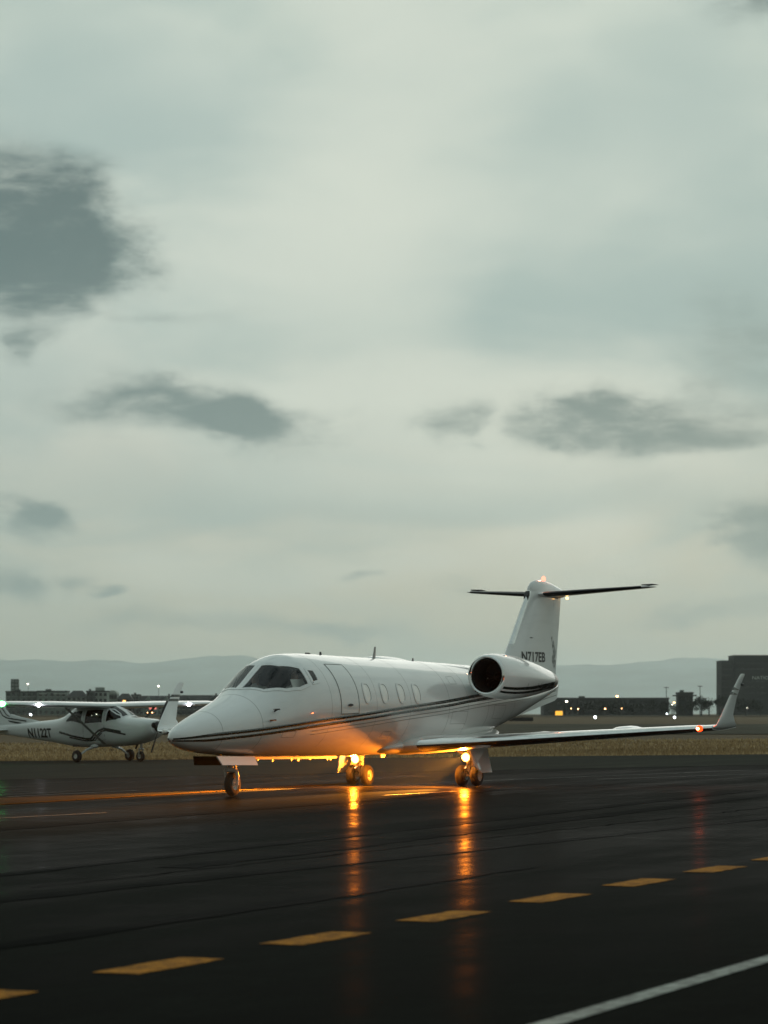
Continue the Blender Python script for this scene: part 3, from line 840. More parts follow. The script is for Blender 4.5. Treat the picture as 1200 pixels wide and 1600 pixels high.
def jet_tail():
    def le(z): return 4.22 + (z - 2.69) * .82
    def te(z): return 6.82 + (z - 2.37) * .18
    zs = [2.15, 2.45, 2.69, 3.0, 3.4, 3.8, 4.05, 4.2]
    fin = MB().loft([foil(P(le(z), 0, z), te(z) - le(z), .10, (0, 1, 0)) for z in zs]).build('vertical_fin', 'jet_white', jet, True, 50)
    rows = []
    for z in [2.95 + .1 * i for i in range(13)]:
        f = foil(P(le(z), 0, z), te(z) - le(z), .10, (0, 1, 0)); k = len(AF) // 2
        rows.append([p + (p - P(le(z) + .4, 0, z)).normalized() * .003 for p in f[k - 2:k + 3]])
    MB().grid(rows).build('fin_leading_edge', 'polished_metal', fin, True, 60)
    for sg in (1, -1):
        MB().add([P(te(z) - .48, sg * (.033 + .0 * z), z) + P(d, sg * .016, 0) for z in (2.5, 4.05) for d in (0, .012)], [(0, 1, 3, 2)]).build('rudder_hinge_line', 'seam_grey', fin, False)
        MB().lathe([(-.02, .001), (.05, .03), (.3, .05), (.6, .03), (.75, .002)], P(5.0, sg * .085, 3.1), (-1, 0, 0), 12, squash=(.8, .5)).build('fin_scoop', 'dark_metal', fin)
    rs = random.Random(3)
    for cs, cz0, r0 in ((6.62, 2.98, .10), (6.70, 2.80, .13), (6.60, 2.66, .09), (6.52, 3.10, .05), (6.72, 2.55, .12)):
        pts = []
        for k in range(18):
            a = 2 * PI * k / 18; rr = r0 * rs.uniform(.55, 1.25)
            ss, z = cs + rr * .7 * math.cos(a), cz0 + rr * math.sin(a)
            ss = min(ss, te(z) - .02)
            c = te(z) - le(z); xc = (ss - le(z)) / c
            y = 5 * (.2969 * math.sqrt(xc) - .126 * xc - .3516 * xc * xc + .2843 * xc ** 3 - .1036 * xc ** 4) * .10 * c
            pts.append(P(ss, y + .003, z))
        MB().add(pts, [tuple(range(18))]).build('soot_stain', 'soot_grey', fin, False)
    # bullet fairing where fin and tailplane meet
    b = MB(); rows = []
    for s, zt, zb, w in ((5.42, 4.14, 4.10, .012), (5.46, 4.24, 4.02, .045), (5.58, 4.33, 3.98, .07), (5.8, 4.39, 3.96, .088), (6.1, 4.395, 3.96, .10), (6.5, 4.35, 3.97, .105), (6.9, 4.27, 4.0, .095), (7.2, 4.20, 4.04, .065), (7.4, 4.15, 4.08, .02)):
        zc = (zt + zb) / 2
        rows.append([P(s, w * math.sin(t), zc + (zt - zb) / 2 * math.cos(t)) for t in [2 * PI * k / 20 for k in range(20)]])
    b.loft(rows).build('tail_fairing', 'jet_white', jet, True, 60)
    MB().loft([[P(s, y, z) for y, z in ((-.05, zz - .10), (.05, zz - .10), (.05, zz + .05), (-.05, zz + .05))] for s, zz in ((5.30, 3.98), (5.40, 4.08))]).build('fairing_inlet', 'boot_black', jet, False)
    m = MB().lathe([(0, .045), (.03, .05), (.07, .042), (.10, .02), (.105, .001)], P(6.22, 0, 4.385), (0, 0, 1), 16)
    bc = m.build('beacon', 'beacon_glow', jet)
    lamp('beacon_light', 'POINT', jet, P(6.22, 0, 4.53), 4.0, (1.0, .35, .2), .04)
    for sg in (1, -1):
        pr = []
        for f in (0, .25, .5, .75, .95, 1.0):
            l = .05 + 2.19 * f
            s0 = 5.72 + 1.10 * f; c = 1.42 - .80 * f
            pr.append(foil(P(s0 + (.05 if f == 1 else 0), sg * l, 4.07 + .15 * f), c - (.1 if f == 1 else 0), .085 if f < 1 else .05))
        st = MB().loft(pr).build('tailplane', 'jet_white', jet, True, 50)
        k = len(AF) // 2
        rows = []
        for f in (.06, .25, .5, .75, .94):
            l = .05 + 2.19 * f; s0 = 5.72 + 1.10 * f; c = 1.42 - .80 * f
            ff = foil(P(s0, sg * l, 4.07 + .15 * f), c, .085)
            rows.append([p + (p - P(s0 + .2, sg * l, 4.07 + .15 * f)).normalized() * .003 for p in ff[k - 4:k + 5]])
        MB().grid(rows).build('de_icing_boot', 'boot_black', st, True, 60)
        # elevator balance horn, tilted nose up at the tip
        MB().loft([foil(P(6.98, sg * 2.02, 4.262), .46, .07, (.09, 0, 1)), foil(P(7.02, sg * 2.22, 4.27), .46, .07, (.09, 0, 1)), foil(P(7.1, sg * 2.26, 4.27), .35, .04, (.09, 0, 1))]).build('elevator_horn', 'boot_black', st, True, 50)
        MB().plate([P(7.1, sg * 2.1, 4.20), P(7.25, sg * 2.1, 4.20), P(7.27, sg * 2.1, 4.26), P(7.12, sg * 2.1, 4.26)], .03, (0, 1, 0)).build('horn_bracket', 'boot_black', st, False)
    MB().lathe([(0, .01), (.03, .03), (.07, .03), (.09, .005)], P(7.02, .18, 4.02), (-1, 0, 0), 10).build('tail_light', 'amber_small', jet)
    # ventral fin under the tail cone
    out = [(4.1, 1.52), (4.35, 1.36), (4.7, 1.38), (6.66, 1.72), (6.80, 1.78), (6.90, 2.08), (5.4, 2.0)]
    MB().plate([P(s, 0, z) for s, z in out], .07, (0, 1, 0)).build('ventral_fin', 'jet_white', jet, True, 30)
    for dz in (0, .10):
        MB().plate([P(5.2, 0, 1.62 + dz), P(6.76, 0, 1.84 + dz), P(6.765, 0, 1.855 + dz), P(5.2, 0, 1.635 + dz)], .076, (0, 1, 0)).build('ventral_line', 'seam_grey', jet, False)
    me = text_mesh('N717EB', .30, .008)
    xs = [v.co.x for v in me.vertices]; L = max(xs) - min(xs)
    m2 = me.copy()
    for mm, sg in ((me, 1), (m2, -1)):
        for v in mm.vertices:
            x, y = v.co.x / L * 1.30, v.co.y
            s = 4.78 + x if sg > 0 else 6.08 - x
            z = 2.58 + y
            c = te(z) - le(z); xc = max(.002, min(.999, (s - le(z)) / c))
            th = 5 * (.2969 * math.sqrt(xc) - .126 * xc - .3516 * xc * xc + .2843 * xc ** 3 - .1036 * xc ** 4) * .10 * c
            v.co = P(s, sg * (th + .004), z)
        mm.materials.append(MATS['letter_black'])
        put('registration', mm, fin)
jet_tail()

def jet_gear():
    g = empty('nose_gear'); g.parent = jet
    c = P(-7.01, 0, .22)
    wheel(g, 'nose_wheel', c, .22, .145, .115)
    st = P(-7.08, 0, .62)
    MB().tube([P(-7.16, 0, .86), st, P(-7.05, 0, .50)], [.06, .055, .05], 12).build('strut', 'gear_paint', g)
    m = MB().tube([P(-7.05, -.11, .475), P(-7.05, .11, .475)], .045, 10)
    for s in (-1, 1): m.tube([P(-7.05, s * .11, .475), P(-7.02, s * .115, .36), c + Vector((0, s * .105, 0))], [.035, .032, .03], 8)
    m.tube([c + Vector((0, -.13, 0)), c + Vector((0, .13, 0))], .022, 8)
    m.build('fork', 'gear_paint', g)
    MB().tube([P(-7.55, 0, .78), P(-7.1, 0, .60)], .022, 8).build('drag_brace', 'dull_metal', g)
    MB().tube([P(-6.98, .06, .56), P(-6.90, .05, .48), P(-6.98, .05, .42)], .012, 6).build('torque_link', 'dull_metal', g)
    for sg in (1, -1):
        o = [P(-7.93, sg * .24, .735), P(-6.66, sg * .25, .71), P(-6.62, sg * .30, .55), P(-7.82, sg * .29, .575)]
        MB().plate(o, .022, (0, 1, .25 * sg)).build('gear_door', 'jet_white' if sg > 0 else 'unlit_black', g, False)  # far door is black: the shade on its inner face is put into the colour
    MB().plate([P(-7.9, -.2, .722), P(-6.7, -.2, .70), P(-6.7, .2, .70), P(-7.9, .2, .722)], .02, (0, 0, 1)).build('wheel_well', 'unlit_black', g, False)
    for sg in (1, -1):
        g = empty('main_gear'); g.parent = jet
        y = sg * 1.255
        for w in (-.165, .165): wheel(g, 'main_wheel', P(0, y + w, .213), .213, .155, .115)
        MB().tube([P(.06, y, .92), P(.04, y, .5), P(0, y, .215)], [.075, .07, .06], 12).tube([P(0, y - .25, .213), P(0, y + .25, .213)], .035, 10).build('strut', 'gear_paint', g)
        MB().tube([P(.02, y, .60), P(.0, y - sg * .55, .86)], [.035, .04], 8).build('side_brace', 'gear_paint', g)
        MB().tube([P(-.06, y, .45), P(-.20, y, .36), P(-.05, y, .26)], [.022, .026, .022], 8).build('torque_link', 'dull_metal', g)
        for w in (-.165, .165):
            MB().lathe([(-.03, .09), (.03, .09)], P(-.0, y + w * .55, .213), (0, 1, 0), 20, True, True).build('brake', 'dull_metal', g)
        MB().tube([P(-.02, y + .05, .5), P(-.10, y + .07, .40), P(-.06, y + .08, .26)], .010, 6).build('brake_hose', 'tyre_rubber', g)
        o = [P(-.42, y + sg * .20, .80), P(.38, y + sg * .20, .80), P(.34, y + sg * .30, .36), P(.20, y + sg * .40, .27), P(-.24, y + sg * .40, .27), P(-.36, y + sg * .30, .40)]
        MB().plate(o, .02, (0, 1, .35 * sg)).build('gear_door', 'jet_white', g, False)
        # landing light: bowl, glowing lens, bright filament
        lc = P(-.15, sg * 1.265, .58 if sg > 0 else .545)
        ll = MB().lathe([(-.09, .02), (-.07, .05), (-.02, .075), (.02, .095), (.025, .086), (-.01, .07), (-.05, .04)], lc, (1, 0, -.05), 22).build('landing_light', 'polished_metal', g)
        MB().lathe([(.014, .001), (.016, .085)], lc, (1, 0, -.05), 22).build('lens', 'landing_lens', ll)
        MB().lathe([(.005, .002), (.02, .030), (.045, .034), (.062, .02), (.066, .001)], lc, (1, 0, -.05), 16).build('bulb', 'landing_core', ll)
        MB().tube([lc + Vector((-.08, 0, 0)), P(.03, y, .60)], .02, 8).build('lamp_bracket', 'dull_metal', ll)
        lg = lamp('landing_glow', 'SPOT', jet, lc + Vector((.10, 0, .0)), LAND_P * (1.0 if sg > 0 else .35), LAND_C, .05, spot_size=math.radians(162), spot_blend=.5)
        lg.rotation_euler = Vector((-1, sg * .75, -.40)).to_track_quat('Z', 'Y').to_euler()
        sp = lamp('landing_beam', 'SPOT', jet, lc + Vector((.14, 0, -.005)), BEAM_P, (1.0, .34, .035), .06, spot_size=math.radians(23), spot_blend=1.0)
        sp.rotation_euler = Vector((-1, -sg * .15, .10)).to_track_quat('Z', 'Y').to_euler()
LAND_P, BEAM_P, LAND_C = 3000.0, 130000.0, (1.0, .24, .014)
jet_gear()

def jet_crew():
    for sg in (1, -1):
        s = empty('pilot_seat'); s.parent = jet
        MB().box((5.45, sg * .42, 1.38), (.5, .46, .14)).build('seat_cushion', 'seat_leather', s, False)
        MB().loft([[Vector((5.22 - k * .05, sg * .42 + a * w, 1.42 + z)) for a, k in ((-1, 0), (1, 0), (1, 2), (-1, 2))] for z, w in ((0, .22), (.3, .23), (.5, .2), (.58, .12))]).build('seat_back', 'seat_leather', s)
    def person(sg, lean, label):
        x0, y0 = 5.40, sg * .42
        J = {'pelvis': (x0, y0, 1.50), 'belly': (x0 - .02, y0, 1.66), 'chest': (x0 + .00 + lean, y0, 1.86), 'neck': (x0 + .04 + lean, y0, 2.02), 'chin': (x0 + .07 + lean, y0, 2.10), 'crown': (x0 + .07 + lean, y0, 2.25)}
        R = {'pelvis': .15, 'belly': .14, 'chest': .155, 'neck': .055, 'chin': .075, 'crown': .085}
        E = [('pelvis', 'belly'), ('belly', 'chest'), ('chest', 'neck'), ('neck', 'chin'), ('chin', 'crown')]
        for q in (-1, 1):
            J['sh%d' % q] = (x0 + lean, y0 + q * .19, 1.93); J['el%d' % q] = (x0 + .20 + lean, y0 + q * .25, 1.74); J['ha%d' % q] = (x0 + .44 + lean, y0 + q * .15, 1.86)
            J['kn%d' % q] = (x0 + .48, y0 + q * .13, 1.55); J['hp%d' % q] = (x0 + .06, y0 + q * .10, 1.50); J['ft%d' % q] = (x0 + .62, y0 + q * .13, 1.18)
            R.update({'sh%d' % q: .07, 'el%d' % q: .05, 'ha%d' % q: .035, 'kn%d' % q: .065, 'hp%d' % q: .09, 'ft%d' % q: .045})
            E += [('chest', 'sh%d' % q), ('sh%d' % q, 'el%d' % q), ('el%d' % q, 'ha%d' % q), ('pelvis', 'hp%d' % q), ('hp%d' % q, 'kn%d' % q), ('kn%d' % q, 'ft%d' % q)]
            for fi in range(5):
                fy = (fi - 2) * .017
                J['f%d%d' % (q, fi)] = (x0 + .50 + lean, y0 + q * .15 + fy, 1.875 - (.03 if fi * q == 0 else 0)); J['g%d%d' % (q, fi)] = (x0 + .535 + lean, y0 + q * .14 + fy, 1.855)
                R['f%d%d' % (q, fi)] = .010; R['g%d%d' % (q, fi)] = .008
                E += [('ha%d' % q, 'f%d%d' % (q, fi)), ('f%d%d' % (q, fi), 'g%d%d' % (q, fi))]
        ks = list(J); me = bpy.data.meshes.new('person')
        me.from_pydata([J[k] for k in ks], [(ks.index(a), ks.index(b)) for a, b in E], [])
        o = bpy.data.objects.new('person', me); COL.objects.link(o)
        md = o.modifiers.new('skin', 'SKIN'); o.modifiers.new('sub', 'SUBSURF').levels = 1
        for i, k in enumerate(ks):
            sv = me.skin_vertices[0].data[i]; sv.radius = (R[k], R[k]); sv.use_root = (k == 'pelvis')
        bm = bpy.data.meshes.new_from_object(o.evaluated_get(bpy.context.evaluated_depsgraph_get()))
        bpy.data.objects.remove(o)
        for n in ('shirt_white', 'skin_tone', 'trouser_dark'): bm.materials.append(MATS[n])
        for p in bm.polygons:
            c = p.center; p.use_smooth = True
            p.material_index = 1 if c.z > 2.03 or c.x > x0 + .36 + lean and c.z > 1.76 else (2 if c.z < 1.60 else 0)
        r = put('person', bm); r.matrix_world = jet.matrix_world.copy()
        tag(r, label, 'person')
        hd = Vector(J['crown'])
        MB().lathe([(-.02, .098), (.03, .105), (.08, .085), (.115, .04), (.12, .001)], hd + Vector((-.02, 0, -.02)), (-.2, 0, 1), 16).build('hair', 'hair_dark', r)
        MB().lathe([(0, .018), (.03, .012), (.035, .001)], hd + Vector((.085, 0, -.06)), (1, 0, -.3), 8).build('nose', 'skin_tone', r)
        return r
    person(1, 0.0, 'pilot in white shirt seated behind the near dark windshield pane of the jet')
    person(-1, .03, 'pilot in white shirt seated in the far cockpit seat of the jet')
    me = MB().plate([P(-5.77, .50, 2.11), P(-5.47, .58, 2.12), P(-5.37, .64, 1.94), P(-5.75, .56, 1.92)], .004, (.3, 1, .1)).build('paper_chart', 'paper_white', None, False)
    me.matrix_world = jet.matrix_world.copy()
    tag(me, 'white sheet of paper held up behind the jet windshield', 'paper')
jet_crew()

# ------------------------------------------------------------------ the light airplane
cess = empty('light_airplane')
CS = .975
cess.matrix_world = Matrix.Translation((-9.06, 91.0, FALL * -9.06 + .004)) @ Matrix.Rotation(-math.atan(FALL), 4, 'Y') @ Matrix.Rotation(-math.radians(37.5), 4, 'Z') @ Matrix.Scale(CS, 4)
tag(cess, 'small white high-wing propeller plane with dark green stripes by the grass edge', 'airplane')
CX = 2.42
CB = Body([(0, 1.33, .93, .34, 1.14), (.06, 1.37, .86, .42, 1.13), (.2, 1.40, .76, .48, 1.11), (.5, 1.43, .65, .52, 1.08), (.8, 1.45, .58, .545, 1.06), (1.0, 1.47, .55, .55, 1.06),
           (1.15, 1.50, .535, .555, 1.07), (1.4, 1.66, .52, .56, 1.10), (1.65, 1.78, .505, .565, 1.13), (1.85, 1.865, .50, .57, 1.15), (2.1, 1.905, .49, .575, 1.16), (3.0, 1.91, .475, .575, 1.16), (3.3, 1.87, .48, .56, 1.15), (3.6, 1.72, .50, .53, 1.12),
           (3.95, 1.53, .545, .49, 1.08), (4.4, 1.42, .61, .43, 1.05), (5.2, 1.355, .70, .32, 1.06), (6.2, 1.29, .81, .20, 1.07), (7.1, 1.24, .90, .11, 1.08), (7.75, 1.21, .95, .06, 1.08)], CX, 2.7, False)
def cz(poly, side): return [(CX - x, CB.th(CX - x, z, side)) for x, z in poly]
def cessna():
    F, Bk = [(.62, 1.30), (.62, 1.72), (.78, 1.73), (1.10, 1.56), (1.22, 1.42), (1.05, 1.36)], [(.48, 1.28), (.48, 1.72), (-.28, 1.72), (-.34, 1.24)]
    R3 = [(-.46, 1.24), (-.44, 1.70), (-.86, 1.66), (-1.20, 1.40), (-1.24, 1.30)]
    ws = [(1.20, .06), (1.19, .52), (1.42, .72), (1.70, .66), (1.84, .50), (1.84, .06)]
    rear = [(3.42, .06), (3.42, .6), (3.78, .6), (3.86, .06)]
    holes = []
    for sd in (1, -1): holes += [cz(F, sd), cz(Bk, sd), cz(R3, sd)]
    holes += [ws, mirror(ws), rear, mirror(rear)]
    us = [0, .02, .06, .12, .2, .3, .42, .55, .7, .85, 1.0]
    u = 1.04
    while u < 4.0: us.append(u); u += .025
    us += [4.0 + .15 * i for i in range(26)]
    CB.skin(us, 144, holes).build('fuselage', 'cessna_white', cess, True, 55)
    CB.skin([1.06 + .04 * i for i in range(74)], 96, holes, -.03).build('cabin_lining', 'liner_dark', cess, True, 60)
    ring = [CB.pt(0, 2 * PI * k / 40) for k in range(40)]
    MB().add(ring, [tuple(range(40))]).build('cowl_front', 'cessna_white', cess, False)
    for sd in (1, -1):
        MB().lathe([(0, .10), (.004, .001)], Vector((CX + .004, sd * .20, 1.19)), (1, 0, 0), 18, squash=(1.1, .9)).build('cooling_inlet', 'boot_black', cess)
    for h in holes:
        nm = 'windshield' if h in (ws,) or h == mirror(ws) else 'cabin_window'
        w = CB.pane(h, .002, 4, 6).build(nm, 'cessna_glass', cess, True, 80)
        CB.ribbon(dens(h, 6), .045, .006, True, .01).build('frame', 'cessna_white', w, True, 60)
    # door outline
    for sd in (1, -1):
        CB.ribbon(dens(cz([(.56, .72), (.56, 1.79), (-.38, 1.79), (-.38, .68)], sd), 6), .016, .0045, True, .003).build('door_seam', 'seam_grey', cess, False)
    MB().box((.95, 0, 1.30), (.25, .95, .25)).build('instrument_panel', 'dash_black', cess, False)
    for sd in (1, -1):
        MB().box((.05, sd * .26, .95), (.48, .42, .16)).box((-.20, sd * .26, 1.22), (.13, .40, .52), Euler((0, -.2, 0)).to_matrix()).build('front_seat', 'seat_leather', cess, False)
    MB().box((-.85, 0, .95), (.45, .9, .16)).box((-1.08, 0, 1.18), (.13, .9, .40), Euler((0, -.2, 0)).to_matrix()).build('rear_seat', 'seat_leather', cess, False)
    # spinner and propeller
    MB().lathe([(-.02, .17), (.05, .165), (.12, .13), (.19, .07), (.24, .025), (.25, .001)], Vector((CX + .02, 0, 1.15)), (1, 0, 0), 24).build('spinner', 'dark_metal', cess)
    for k in (0, 1):
        a = math.radians(26) + k * PI
        r = Vector((0, math.sin(a), math.cos(a))); q = Vector((0, math.cos(a), -math.sin(a)))
        rings = []
        for f, c, tw in ((.10, .10, 1.0), (.3, .16, .7), (.55, .16, .5), (.8, .13, .38), (.93, .09, .33)):
            ctr = Vector((CX + .08, 0, 1.15)) + r * f
            cd = q * math.cos(tw) + Vector((1, 0, 0)) * math.sin(tw); td = cd.cross(r)
            rings.append([ctr + cd * (c / 2 * math.cos(t)) + td * (.012 * math.sin(t)) for t in [2 * PI * j / 10 for j in range(10)]])
        MB().loft(rings).build('propeller_blade', 'dark_metal', cess, True, 60)
    # wings
    for sg in (1, -1):
        def st(y):
            c = 1.62 if y < 2.55 else 1.62 - (y - 2.55) / 2.9 * .50
            x = .66 if y < 2.55 else .66 - (y - 2.55) / 2.9 * .16
            return x, c, 1.83 + y * .016
        pr = []
        for y in (.0, .5, 1.2, 2.0, 2.55, 3.4, 4.2, 5.0, 5.35, 5.46):
            x, c, z = st(y)
            k = 1 if y < 5.3 else (.93 if y < 5.4 else .7)
            pr.append(foil((x - c * (1 - k) * .5, sg * y, z + (.02 if y > 5.4 else 0)), c * k, .13 if y < 5.3 else (.10 if y < 5.4 else .04), camber=.02))
        w = MB().loft(pr).build('wing', 'cessna_white', cess, True, 50)
        for y0, y1, nm in ((.75, 2.5, 'flap_seam'), (2.6, 5.1, 'aileron_seam')):
            rows = []
            for y in (y0, y1):
                x, c, z = st(y)
                rows.append([Vector((x - c * .74 + d, sg * y, z + .055)) for d in (0, .02)])
            MB().grid(rows).build(nm, 'seam_grey', w, False)
        x, c, z = st(2.15)
        pr = [foil((.62, sg * .55, .60), .16, .35, (0, sg * .6, .8)), foil((.40, sg * 2.15, z - .06), .13, .35, (0, sg * .6, .8))]
        MB().loft(pr).build('wing_strut', 'seam_grey', cess, True, 50)
        x, c, z = st(5.38)
        nl = Vector((x + .04, sg * 5.20, z + .005))
        MB().lathe([(-.10, .005), (-.06, .065), (.03, .09), (.09, .04)], nl, (-1, 0, 0), 12).build('nav_light', 'green_nav' if sg < 0 else 'red_nav', w)
        if sg < 0: lamp('nav_glow', 'POINT', cess, nl + Vector((.05, -.12, .06)), 9.0, (.05, 1.0, .15), .04)
        x, c, z = st(3.62)
        p = Vector((x + .004, sg * 3.62, z - .005))
        MB().lathe([(-.03, .001), (-.025, .05), (.01, .062), (.05, .05)], p, (-1, 0, 0), 16).build('landing_light', 'white_lamp', w)
        lamp('landing_glow', 'POINT', cess, p + Vector((.12, 0, 0)), 6.0, (.9, .9, 1.0), .05)
        # tailplane
        pr = [foil((-4.28 - .25 * f, sg * (.05 + 1.65 * f), 1.06), .98 - .3 * f, .08) for f in (0, .5, .95, 1)]
        MB().loft(pr).build('tailplane', 'cessna_white', cess, True, 50)
        # main gear leg and wheel
        y = sg * 1.27
        MB().tube([Vector((.05, sg * .40, .53)), Vector((.03, sg * .85, .40)), Vector((0, sg * 1.17, .22))], [.055, .04, .032], 8).build('gear_leg', 'cessna_white', cess)
        MB().lathe([(-.02, .12), (.05, .10), (.10, .05)], Vector((.05, sg * .50, .51)), (0, sg, -.2), 12, squash=(1.4, .6)).build('leg_fairing', 'cessna_white', cess)
        g = empty('main_wheel'); g.parent = cess
        wheel(g, 'wheel', (0, y, .20), .20, .155, .085)
    g = empty('nose_wheel'); g.parent = cess
    wheel(g, 'wheel', (1.65, 0, .175), .175, .13, .075)
    m = MB().tube([(1.70, 0, .65), (1.68, 0, .40)], [.045, .04], 10)
    for s in (-1, 1): m.tube([(1.68, s * .085, .42), (1.65, s * .09, .175)], .02, 8)
    m.tube([(1.68, -.10, .42), (1.68, .10, .42)], .03, 8).tube([(1.65, -.1, .175), (1.65, .1, .175)], .015, 8).build('nose_strut', 'dull_metal', cess)
    MB().tube([(1.45, .1, .60), (1.35, .1, .42)], [.035, .03], 8).build('exhaust_pipe', 'dark_metal', cess)
    MB().box((-.9, -.35, .52), (.2, .12, .05)).build('step', 'boot_black', cess, False)
    # fin and dorsal strake
    def fle(z): return -4.25 - (z - 1.53) * 1.10
    fin = MB().loft([foil((fle(z), 0, z), c, .085, (0, 1, 0)) for z, c in ((1.15, 1.75), (1.53, 1.48), (2.0, 1.12), (2.45, .80), (2.62, .62), (2.68, .45))]).build('vertical_fin', 'cessna_white', cess, True, 50)
    MB().loft([foil((x, 0, z), -(-5.0 - x) if x > -5 else .3, .05, (0, 1, 0)) for x, z in ((-2.7, 1.20), (-2.95, 1.36), (-3.8, 1.50), (-4.25, 1.60))]).build('dorsal_strake', 'cessna_white', cess, True, 50)
    MB().lathe([(0, .05), (.004, .001)], Vector((-5.25, -.045, 2.28)), (0, -1, 0), 16).build('emblem', 'boot_black', fin)
    # green trim
    sd = -1
    for pts, w in (([(-1.55, .99), (-.93, .86), (-.30, .76), (-.08, .76), (.30, 1.03), (.55, 1.10), (1.30, .99)], .07), ([(-1.06, .81), (-.36, .70), (-.04, .70), (.42, 1.00), (.62, 1.04), (1.50, .90)], .058), ([(-.30, .70), (.10, .71), (.46, .96)], .03)):
        q = [(CX - x, CB.th(CX - x, z, sd)) for x, z in dens(pts, 8, False)]
        CB.ribbon(q, w, .005, False, .003).build('stripe', 'stripe_green', cess, True, 60)
        q = [(u, -t) for u, t in q]
        CB.ribbon(q, w, .005, False, .003).build('stripe', 'stripe_green', cess, True, 60)
    for pts, w in (([(-5.10, 1.84), (-4.84, 1.50), (-4.60, 1.40), (-3.74, 1.28)], .05), ([(-4.93, 1.92), (-4.62, 1.55), (-4.42, 1.47), (-3.50, 1.36)], .04), ([(-4.74, 1.90), (-4.45, 1.58), (-4.3, 1.52)], .03)):
        for s2 in (-1, 1):
            rows = []
            D = dens(pts, 6, False)
            for i, (x, z) in enumerate(D):
                zt, zb, wd, zm = CB.sec(CX - x)
                yy = .062 if z > zt - .05 else max(.06, abs(CB.pt(CX - x, CB.th(CX - x, z)).y) + .006)
                a, b = D[max(i - 1, 0)], D[min(i + 1, len(D) - 1)]
                t = Vector((b[0] - a[0], b[1] - a[1])).normalized()
                rows.append([Vector((x - t.y * e * w / 2, s2 * yy, z + t.x * e * w / 2)) for e in (-1, 1)])
            MB().grid(rows).build('tail_stripe', 'stripe_green', cess, False)
    me = text_mesh('N1122T', .34, .012); xs = [v.co.x for v in me.vertices]; L = max(xs) - min(xs); ys = [v.co.y for v in me.vertices]; Hh = max(ys)
    m2 = me.copy()
    for mm, s2 in ((me, -1), (m2, 1)):
        for v in mm.vertices:
            x0, y0 = v.co.x / L * 1.25, v.co.y / Hh * .30
            x = (-3.22 + x0 if s2 < 0 else -1.97 - x0) + y0 * .12 * (-1 if s2 < 0 else 1) * 1.2
            z = .82 + y0 
            u = CX - x
            p = CB.pt(u, CB.th(u, z, s2), .006); v.co = p
        mm.materials.append(MATS['letter_black'])
        put('registration', mm, cess)
    # aerials on the roof and the tail cone
    for x, y, dx, h in ((.15, -.35, -.28, .34), (-.55, .30, -.28, .34), (-2.0, 0, -.12, .22)):
        z = CB.sec(CX - x)[0] + (.02 if x > -1 else -.02)
        MB().tube([(x, y, z), (x + dx, y, z + h)], [.012, .005], 6).build('aerial', 'pole_grey', cess)
    MB().lathe([(0, .04), (.05, .03), (.07, .001)], Vector((-5.55, 0, 2.66)), (0, 0, 1), 12).build('beacon', 'boot_black', fin)
cessna()

